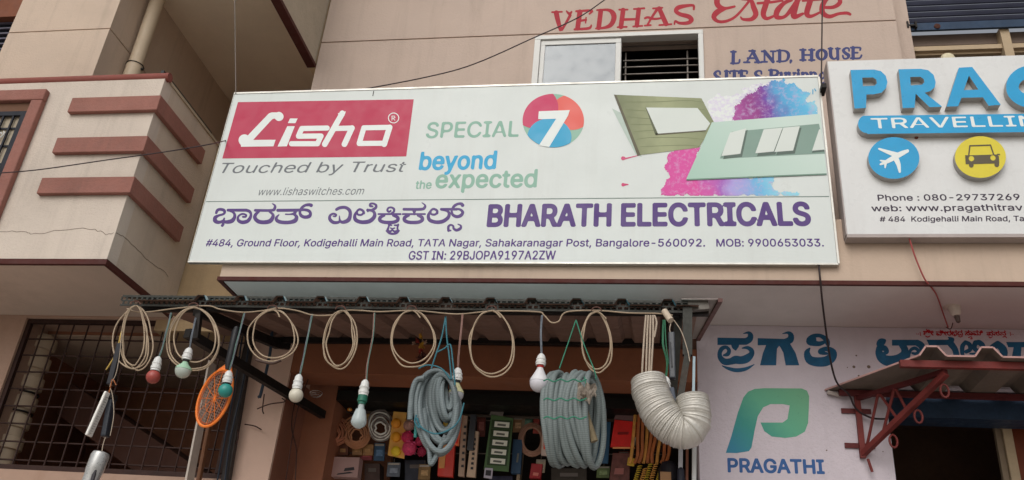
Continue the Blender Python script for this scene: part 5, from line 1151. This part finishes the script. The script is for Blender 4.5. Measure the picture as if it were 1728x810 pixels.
# red and orange packs behind conduit
t = card('red_orange_pack', 'red and orange pack below the blue tied conduit', 'pack', [(738, 803), (764, 805), (768, 745), (742, 742)], GY-.02, mat('red_pack', '#9a2a20', .4, var=.15), .03)
patch(t, 'panel', [(740, 790), (750, 790), (753, 748), (743, 748)], GY-.0245, mat('ochre_panel', '#9a6a3c', .5, var=.2)); 
t = card('orange_strip_pack', 'orange edged packet hanging right of the blue tied conduit', 'packet', [(760, 750), (774, 752), (780, 700), (770, 698)], GY-.03, mat('orange_pack', '#b0583a', .5, var=.2), .02)
patch(t, 'panel', [(766, 748), (772, 748), (774, 728), (768, 728)], GY-.034, mat('bright_red_panel', '#c02820', .5))
def exl(t, x0, y0, x1, y1, Y):
    for i in range(7):
        f_ = (i+.7)/8; x = x0+(x1-x0)*f_; y = y0+(y1-y0)*f_; patch(t, 'print', [(x-2, y+2.5), (x+2.5, y+2.8), (x+2.5, y-1.5), (x-1.5, y-1.5)], Y-.004, MATS['print_dark'], .002)
t = card('long_pack', 'narrow beige carton left of its wider twin', 'carton', [(773, 803), (783, 804), (789, 702), (779, 700)], GY-.01, mat('beige_carton', '#8a7464', .55, var=.1), .03); exl(t, 785, 712, 779, 800, GY-.01)
t = card('long_pack', 'wider beige carton left of the green card', 'carton', [(787, 804), (802, 805), (808, 728), (796, 726)], GY-.01, mat('cream_carton', '#a08a76', .55, var=.1), .03); exl(t, 801, 735, 795, 800, GY-.01)
for x in (793, 798): MB().beam(at(x-2, 760, GY-.02), at(x+4, 700, GY-.02), .02, .02).obj('black_tab', dkp, t)
# green card with five white labels
t = card('green_card', 'dark green card with five white switch labels', 'card', [(816, 792), (858, 796), (866, 706), (829, 698)], GY-.04, mat('green_card_stock', '#3c5232', .5, var=.12), .012)
for i in range(5):
    y = 715+i*15.4; x = 834-i*1.8
    lb_ = patch(t, 'label', [(x, y+5), (x+25, y+7), (x+26, y-2), (x+1, y-4)], GY-.0445, mat('label_white', '#b3b4a8', .5, var=.05), .004)
    patch(t, 'label_frame', [(x-5, y+8), (x+28, y+10), (x+30, y-5), (x-4, y-7)], GY-.042, mat('label_green_dark', '#26341f', .5), .0018)
    exq = patch(t, 'print', [(x+5, y+3), (x+19, y+4.5), (x+20, y+1.2), (x+6, y-.3)], GY-.0455, mat('print_grey', '#55564e', .6), .0008)
patch(t, 'hanger', [(826, 700), (848, 702), (851, 692), (830, 690)], GY-.04, mat('clear_hanger', '#5a5450', .3), .004)
t = card('printed_card', 'small white printed card under the green card', 'card', [(816, 806), (830, 808), (832, 790), (818, 789)], GY-.05, mat('whitish_card', '#8c8690', .5, var=.1), .006)
patch(t, 'print', [(819, 802), (828, 803), (829, 794), (820, 793)], GY-.0525, MATS['print_dark'], .002)
t = card('blue_box', 'dark blue carton behind the green card', 'box', [(862, 798), (878, 799), (882, 742), (866, 741)], GY+.02, mat('navy_box', '#22384e', .5, var=.15), .04); patch(t, 'print', [(871, 780), (874, 780), (876, 765), (873, 765)], GY+.0165, MATS['print_grey'])
up = thing('upright_board', 'dusty beige upright between shelves behind the goods', 'board', at(880, 810, GY+.1)); MB().beam(at(886, 700, GY+.09), at(873, 840, GY+.09), .02, .09, (0, 1, 0)).obj('board', mat('shelf_beige', '#6e5f4e', .7, var=.15), up)
t = thing('clear_hose_coil', 'faded ring of clear hose left of the green tied coil', 'hose', at(898, 722, GY+.05))
for k in range(3): MB().tube(path([(898+(22-3*k)*math.cos(2*math.pi*j/14), 742+(27-3*k)*math.sin(2*math.pi*j/14), GY+.04-.008*k) for j in range(14)], 0, 2, closed=True), .008, 6, closed=True).obj('loop', mat('clear_hose', '#7c5c4c', .3, var=.1), t, smooth=True)
t = card('red_box', 'dark red carton below the clear hose ring', 'box', [(893, 806), (912, 807), (916, 783), (897, 782)], GY+.02, mat('darkred_box', '#7a2024', .5, var=.1), .04); patch(t, 'print', [(899, 802), (908, 803), (909, 798), (900, 797)], GY+.0165, mat('faded_print', '#a05a50', .5))
t = card('white_red_pack', 'white pack with red stripe at the left edge of the green tied coil', 'pack', [(913, 768), (935, 770), (938, 708), (916, 702)], GY-.06, mat('whitish_pack', '#9a8a80', .45, var=.08), .02); patch(t, 'stripe', [(917, 758), (922, 758), (925, 718), (920, 718)], GY-.0645, mat('red_stripe', '#b03a28', .5)); patch(t, 'print', [(926, 766), (934, 767), (935, 756), (927, 755)], GY-.0645, MATS['red_print'])
t = card('blue_card', 'navy blister card with small pale pieces', 'card', [(996, 781), (1026, 782), (1031, 712), (1002, 710)], GY-.03, mat('navy_card', '#1c3c54', .45, var=.15), .012)
for i in range(4):
    for j in range(2):
        x, y = 1003+j*12+(i*-0.8+2), 722+i*15.5; p = at(x+1, y, GY-.03); MB().ball(p+Vector((0, -.004, 0)), .014, 8, 5, .8).obj('blister', mat('blister_'+('pink' if i == 3 else 'grey'), '#b07a6c' if i == 3 else '#5a6a74', .4), t)
t = card('red_pack', 'bright red hanging pack with white corner', 'pack', [(1030, 754), (1070, 754), (1076, 712), (1037, 708)], GY-.05, mat('vivid_red_pack', '#a81c18', .45, var=.15, scale=15), .02)
patch(t, 'white_corner', [(1064, 752), (1071, 752), (1073, 738), (1066, 738)], GY-.0545, mat('white_corner', '#a8a098', .5)); patch(t, 'header', [(1036, 707), (1074, 711), (1077, 698), (1040, 696)], GY-.05, mat('header_grey', '#5a4444', .5), .01); patch(t, 'print', [(1042, 733), (1060, 733), (1061, 729), (1043, 729)], GY-.0545, mat('dark_red_print', '#6a1010', .5)); patch(t, 'bottom_edge', [(1034, 757), (1072, 757), (1071, 754.3), (1034, 754.3)], GY-.052, mat('orange_edge', '#b8764a', .5))
t = thing('copper_tubes', 'bunch of amber brown tubes hanging under the silver duct', 'tube bunch', at(1095, 715, GY-.05))
amb = mat('amber_tube', '#8a4e28', .35, var=.2, scale=18, spec=.5); amb2 = mat('gold_tube', '#a87838', .35, var=.25, scale=18, spec=.5)
for i in range(9):
    x = 1066+i*7.5; MB().tube(path([(x+6-i*.6, 700), (x+3, 735), (x+math.sin(i)*3, 765+4*math.sin(i*2)), (x-3, 782)], GY-.06-.01*(i % 3)), .011, 8).obj('tube', amb if i % 3 else amb2, t, smooth=True)
t = thing('brass_springs', 'heap of yellow brass springs at the bottom right of the shop', 'springs', at(1090, 806, GY-.08))
for i in range(7):
    x0, y0 = 1072+i*9, 800+5*math.sin(i*1.9); hp = []
    a_, b_ = at(x0, y0+12, GY-.08), at(x0+8, y0-14, GY-.10)
    for q in range(50): hp.append(a_.lerp(b_, q/49)+Vector((.012*math.cos(q*.9), .012*math.sin(q*.9), 0)))
    MB().tube(hp, .0035, 5).obj('spring', amb2 if i % 2 else mat('brass', '#a08a30', .35, .4, var=.2), t)
t = card('brown_stack', 'dim stack of brown packets left of the brass springs', 'packet stack', [(1028, 812), (1062, 812), (1064, 764), (1034, 764)], GY, mat('dim_red_brown', '#54302a', .5, var=.4, scale=25, dirt=.4), .04); patch(t, 'yellow_tag', [(1058, 785), (1070, 787), (1072, 774), (1060, 772)], GY-.06, mat('yellow_tag', '#9a7c28', .5)); patch(t, 'print', [(1036, 800), (1052, 800), (1053, 790), (1038, 790)], GY-.004, mat('dim_pink', '#7a4a44', .5))
t = thing('black_jar', 'black rounded jar with cardboard label by the casing strips', 'jar', at(1128, 812, GY-.1)); MB().lathe(at(1128, 778, GY-.1), [(0, .012), (.01, .04), (.05, .062), (.3, .064)], 18).obj('body', mat('black_jar_plastic', '#1c1a1e', .4), t, smooth=True)
c_ = at(1124, 806, GY-.17); B(c_.x-.035, c_.x+.03, c_.y, c_.y+.01, c_.z-.05, c_.z+.035).obj('label', mat('cardboard', '#8a6a4c', .7), t)
for i, (x, y, c, lab) in enumerate([(552, 691, '#c02820', 'small red plastic ball on the rail'), (571, 696, '#8a7a70', 'small grey plastic ball on the rail'), (590, 691, '#c86a20', 'small orange plastic ball on the rail'), (530, 700, '#7a2a20', 'small dull red plastic ball at the left end of the rail')]):
    t = thing('small_ball', lab, 'ball', at(x, y, GY-.03)); MB().ball(at(x, y, GY-.03), .018, 10, 6, .7).obj('body', mat('ball'+c[1:], c, .4), t, smooth=True); MB().ball(at(x, y, GY-.05), .007, 8, 5).obj('button', mat('knob_dot', '#d0b080', .4), t)
t = thing('steel_spring', 'shiny steel spring glinting in the dark below the lintel', 'spring', at(533, 665, .8))
for k in range(3): MB().tube(path([(533+(11-2*k)*math.cos(a_), 664+k*2+(5-k)*math.sin(a_), .85) for a_ in [math.pi*2*j/10 for j in range(10)]], 0, 2, closed=True), .002, 5, closed=True).obj('ring', mat('chrome', '#c0c0bc', .25, .8), t)
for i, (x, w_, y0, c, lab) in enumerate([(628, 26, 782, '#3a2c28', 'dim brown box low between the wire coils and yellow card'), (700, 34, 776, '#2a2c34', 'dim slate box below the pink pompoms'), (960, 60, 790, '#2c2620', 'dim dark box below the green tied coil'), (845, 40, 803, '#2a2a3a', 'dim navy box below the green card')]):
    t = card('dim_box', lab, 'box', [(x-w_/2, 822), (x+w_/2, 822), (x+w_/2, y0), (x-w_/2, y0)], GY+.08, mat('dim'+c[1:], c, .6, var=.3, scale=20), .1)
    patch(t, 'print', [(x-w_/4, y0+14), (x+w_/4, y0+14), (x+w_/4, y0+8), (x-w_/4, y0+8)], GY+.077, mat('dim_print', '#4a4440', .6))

GAIN = 1.0
STK = [(536, 716, 16, 34, '#6a3c2c', 'dull brown sachet at the far left of the shop goods'), (622, 702, 14, 26, '#a8783c', 'ochre sachet between the wire coils near the rail'), (618, 765, 20, 22, '#84343a', 'crimson sachet right of the pinkish carton'),
 (640, 762, 18, 30, '#3a5a78', 'blue sachet under the dark wire coil'), (678, 706, 12, 18, '#b09a80', 'pale sachet above the yellow card edge'), (722, 716, 14, 30, '#6a4a80', 'violet sachet behind the blue tied conduit'), (755, 712, 14, 26, '#b08a30', 'yellow sachet under the small LED bulb'),
 (812, 716, 14, 40, '#7a4038', 'brick red sachet left of the green card top'), (874, 716, 16, 26, '#a07a58', 'tan sachet right of the green card'), (890, 712, 16, 24, '#486a58', 'grey green sachet above the clear hose ring'), (912, 786, 16, 22, '#b0a48c', 'cream sachet below the white and red pack'),
 (1012, 706, 22, 16, '#84705c', 'khaki sachet above the navy card'), (1052, 774, 18, 26, '#8c3a28', 'rust sachet below the bright red pack'), (1018, 796, 22, 20, '#5a6a3a', 'olive sachet below the navy card'), (1112, 742, 14, 40, '#5a3428', 'dark brown sachet right of the amber tubes'),
 (664, 792, 22, 24, '#5c6470', 'grey sachet below the yellow card'), (716, 796, 20, 26, '#8a6a3c', 'mustard sachet left of the red and orange pack'), (905, 716, 10, 30, '#a84a40', 'thin coral sachet left of the white and red pack')]
for x, y, w_, h_, c, lab in STK:
    t = card('sachet', lab, 'sachet', [(x-w_/2-1, y+h_/2), (x+w_/2-1, y+h_/2+.5), (x+w_/2+1, y-h_/2+.5), (x-w_/2+1, y-h_/2)], GY+.05, mat('sachet'+c[1:], c, .4, var=.3, scale=22), .012)
    patch(t, 'print', [(x-w_*.3, y+h_*.25), (x+w_*.3, y+h_*.25), (x+w_*.32, y-h_*.1), (x-w_*.28, y-h_*.1)], GY+.0465, mat('sachet_print'+c[1:], tuple(min(.7, q*2+.05) for q in lin(c)), .4, var=.4, scale=50), .003)
    patch(t, 'header', [(x-w_*.42, y-h_*.32), (x+w_*.45, y-h_*.32), (x+w_*.47, y-h_*.44), (x-w_*.38, y-h_*.44)], GY+.0465, mat('sachet_header', '#a8a094', .4, var=.2, scale=60), .003)
    MB().tube([at(x+1, y-h_/2, GY+.045), at(x+1.5, y-h_/2-6, GY+.04)], .0025, 5).obj('hook', mat('hook_wire', '#6a6058', .4, .5), t)
for i, (y, lab) in enumerate([(708, 'thin steel rod of the upper row of hooks'), (764, 'thin steel rod of the lower row of hooks')]):
    tagit(MB().tube([at(530, y, GY+.06), at(1130, y+3, GY+.06)], .004, 6).obj('hook_rod', mat('hook_wire', '#6a6058', .4, .5)), lab, 'rod')
# ================================================================= RED AWNING OVER THE NEXT DOOR
ra = thing('red_bracket_awning', 'sheet awning on rust red lattice brackets over the travel office door', 'awning', (1.6, .3, 3.3))
redm = mat('rust_red_metal', '#6e2c28', .6, .1, var=.25, scale=10, bump=.2, dirt=.5, dirtcol=(.08, .02, .02)); redd = mat('dark_red_metal', '#5a2222', .6, .1, var=.2, scale=10, dirt=.35)
zs = 3.318
cL = [Vector((.952, YW-.005, zs)), Vector((1.322, 0, zs))]
xR_ = 3.0
ug = mat('awning_underside', '#6e6258', .6, .1, var=.18, scale=4, dirt=.5, streak=.3); lipm = mat('pinkish_sheet_edge', '#b08a84', .6, var=.15)
def zr(x):   # trapezoid ridges
    for rx in (1.385, 1.65, 1.915, 2.18, 2.445, 2.71):
        d = abs(x-rx)
        if d < .028: return .05
        if d < .065: return .05*(.065-d)/.037
    return 0
xs_ = sorted(set([1.322]+[rx+s_*d for rx in (1.385, 1.65, 1.915, 2.18, 2.445, 2.71) for s_ in (-1, 1) for d in (.028, .065)]+[xR_]))
sh_ = MB()
for th in (0, .004):
    sh_.cur = 0 if th == 0 else 1
    for x1, x2 in zip(xs_[:-1], xs_[1:]):
        sh_.add([(x1, 0, zs+zr(x1)+th), (x2, 0, zs+zr(x2)+th), (x2-.0, YW-.005, zs+zr(x2)+th), (x1-.0, YW-.005, zs+zr(x1)+th)], [(0, 1, 2, 3)])
    sh_.add([(.952, YW-.005, zs+th), (1.322, 0, zs+th), (1.322, YW-.005, zs+th)], [(0, 1, 2)])
sh_.obj('roofing_sheet', [ug, lipm], ra)
MB().beam(cL[0]+Vector((0, 0, .006)), cL[1]+Vector((0, 0, .006)), .006, .010).obj('edge_flashing', lipm, ra)
e_ = MB()
for x1, x2 in zip(xs_[:-1], xs_[1:]): e_.beam((x1, -.002, zs+zr(x1)+.004), (x2, -.002, zs+zr(x2)+.004), .004, .009)
e_.obj('front_edge', lipm, ra)
p1_, p2_ = at(1522, 627, .04), at(1760, 621, .04)
MB().beam((p1_.x, .06, zs-.022), (xR_, .06, zs-.022), .03, .036).obj('front_purlin', redm, ra)
MB().beam((1.02, YW-.04, zs-.02), (xR_, YW-.04, zs-.02), .03, .03).obj('rear_purlin', redd, ra)
tip = MB().beam(at(1396, 662, YW-.02), at(1420, 668, YW-.02), .02, .02); tip.obj('bracket_foot', mat('pale_mortar', '#a59a94', .8), ra)
def bracket(ox):
    W0 = Vector((1.12+ox, YW-.02, zs-.045)); W1 = Vector((1.118+ox, YW-.02, 2.955)); O = Vector((1.46+ox, .08, zs-.05))
    bk = MB().beam(W0+Vector((0, 0, .03)), W1-Vector((0, 0, .02)), .030, .026, (0, 1, 0)).obj('bracket', redm, ra)
    MB().beam(W0, O, .028, .024).obj('arm', redd, bk); MB().beam(W1, O+Vector((.0, 0, -.01)), .032, .028).obj('strut', redm, bk)
    for f0, f1, f2 in ((0, .28, .25), (.25, .28, .45), (.55, .6, .45)):
        a_ = W0.lerp(O, f2 if f0 else .26); b_ = W1.lerp(O, f1)
        MB().tube([a_, W1.lerp(O, f0 if f0 else .04)], .008, 6).obj('lattice_bar', redm, bk)
    MB().tube([W0.lerp(O, .26), W1.lerp(O, .44)], .008, 6).obj('lattice_bar', redm, bk)
    for z_ in (W0.z-.07, W1.z+.05): B(W0.x-.09, W0.x+.07, YW-.012, YW-.002, z_-.014, z_+.014).obj('fixing_plate', redd, bk)
    for f_ in (.32, .62, .92):
        c_ = W1.lerp(O, f_)+Vector((.02, 0, -.03)); MB().tube([c_+Vector((.02*math.cos(a_), 0, .035*math.sin(a_)-.035)) for a_ in [math.pi*2*q/12 for q in range(12)]], .006, 6, closed=True).obj('hook', redm, bk)
    c_ = W1+Vector((.02, -.02, -.03)); MB().tube([c_, c_+Vector((.015, 0, -.07))], .008, 6).obj('hook', redm, bk)
bracket(0)
B(2.3, 2.335, .05, YW-.01, zs-.07, zs-.04).obj('arm', redd, ra)

# holder lamp on the soffit
t = thing('lamp_holder', 'white angled lamp holder fixed under the right hand soffit', 'lamp holder', at(1611, 525, .28))
c_ = at(1609, 519, .28)
MB().lathe(c_+Vector((0, 0, .02)), [(0, .055), (.012, .055), (.016, .035), (.03, .032), (.055, .028), (.07, .02)], 20, (.12, 0, -1)).obj('holder', mat('ivory_plastic', '#c9beb2', .4), t, smooth=True)
MB().lathe(c_+Vector((.010, 0, -.055)), [(0, .016), (.03, .012), (.036, .004)], 12, (.12, 0, -1)).obj('socket', mat('dark_socket', '#5a4a44', .5), t, smooth=True)
MB().tube(path([(1608, 545), (1604, 555), (1596, 552)], .36), .003, 5).obj('wire', mat('brown_wire', '#4a2f28', .6), t)

# ================================================================= CABLES
tagit(MB().tube(path([(1533, 398, -.06), (1545, 435, -.05), (1560, 470, -.03), (1571, 484, .02), (1581, 499, .10), (1592, 530, .34), (1600, 553, .38)], 0), .0045, 6).obj('cable', mat('red_cable', '#a04a48', .5)), 'red wire dropping from the travel sign to the lamp holder', 'cable')
tagit(MB().tube(path([(1381, 436, -.02), (1383, 460, -.03), (1385, 480, -.02), (1389, 520, .05), (1400, 600, .35), (1412, 645, .45), (1432, 665, .5), (1445, 690, .55), (1470, 705, .55), (1496, 707, .56)], 0), .0055, 6).obj('cable', mat('black_cable', '#2c1f20', .5)), 'black cable dropping from the electrical sign to the red awning bracket', 'cable')
tagit(MB().tube(path([(1388, -10), (1387, 60), (1386, 140)], -.02), .0045, 6).obj('cable', mat('dark_grey_cable', '#3a302e', .5)), 'dark vertical cable in front of the word HOUSE', 'cable')
tagit(MB().tube(path([(396, -10), (398, 158)], -.35), .0035, 6).obj('cable', mat('light_grey_cable', '#6e665e', .5)), 'thin grey vertical wire above the top left corner of the electrical sign', 'cable')
tagit(MB().tube(path([(1035, -10), (1020, 0), (975, 30), (900, 64), (800, 108), (720, 130), (600, 153), (560, 160)], .2), .0045, 6).obj('cable', mat('dark_cable2', '#35262a', .5)), 'sagging dark cable crossing the wall from the word VEDHAS', 'cable')
tagit(MB().tube(path([(-20, 293), (60, 287), (180, 270), (280, 256), (340, 246), (366, 241, -.2), (385, 236, .03)], -.32), .004, 6).obj('cable', mat('dark_cable2', '#35262a', .5)), 'thin dark cable crossing in front of the banded balcony', 'cable')
B(.965, .995, -.09, .0, at(1388, 142, -.08).z-.03, at(1388, 142, -.08).z).obj('bolt', blackm, trv)
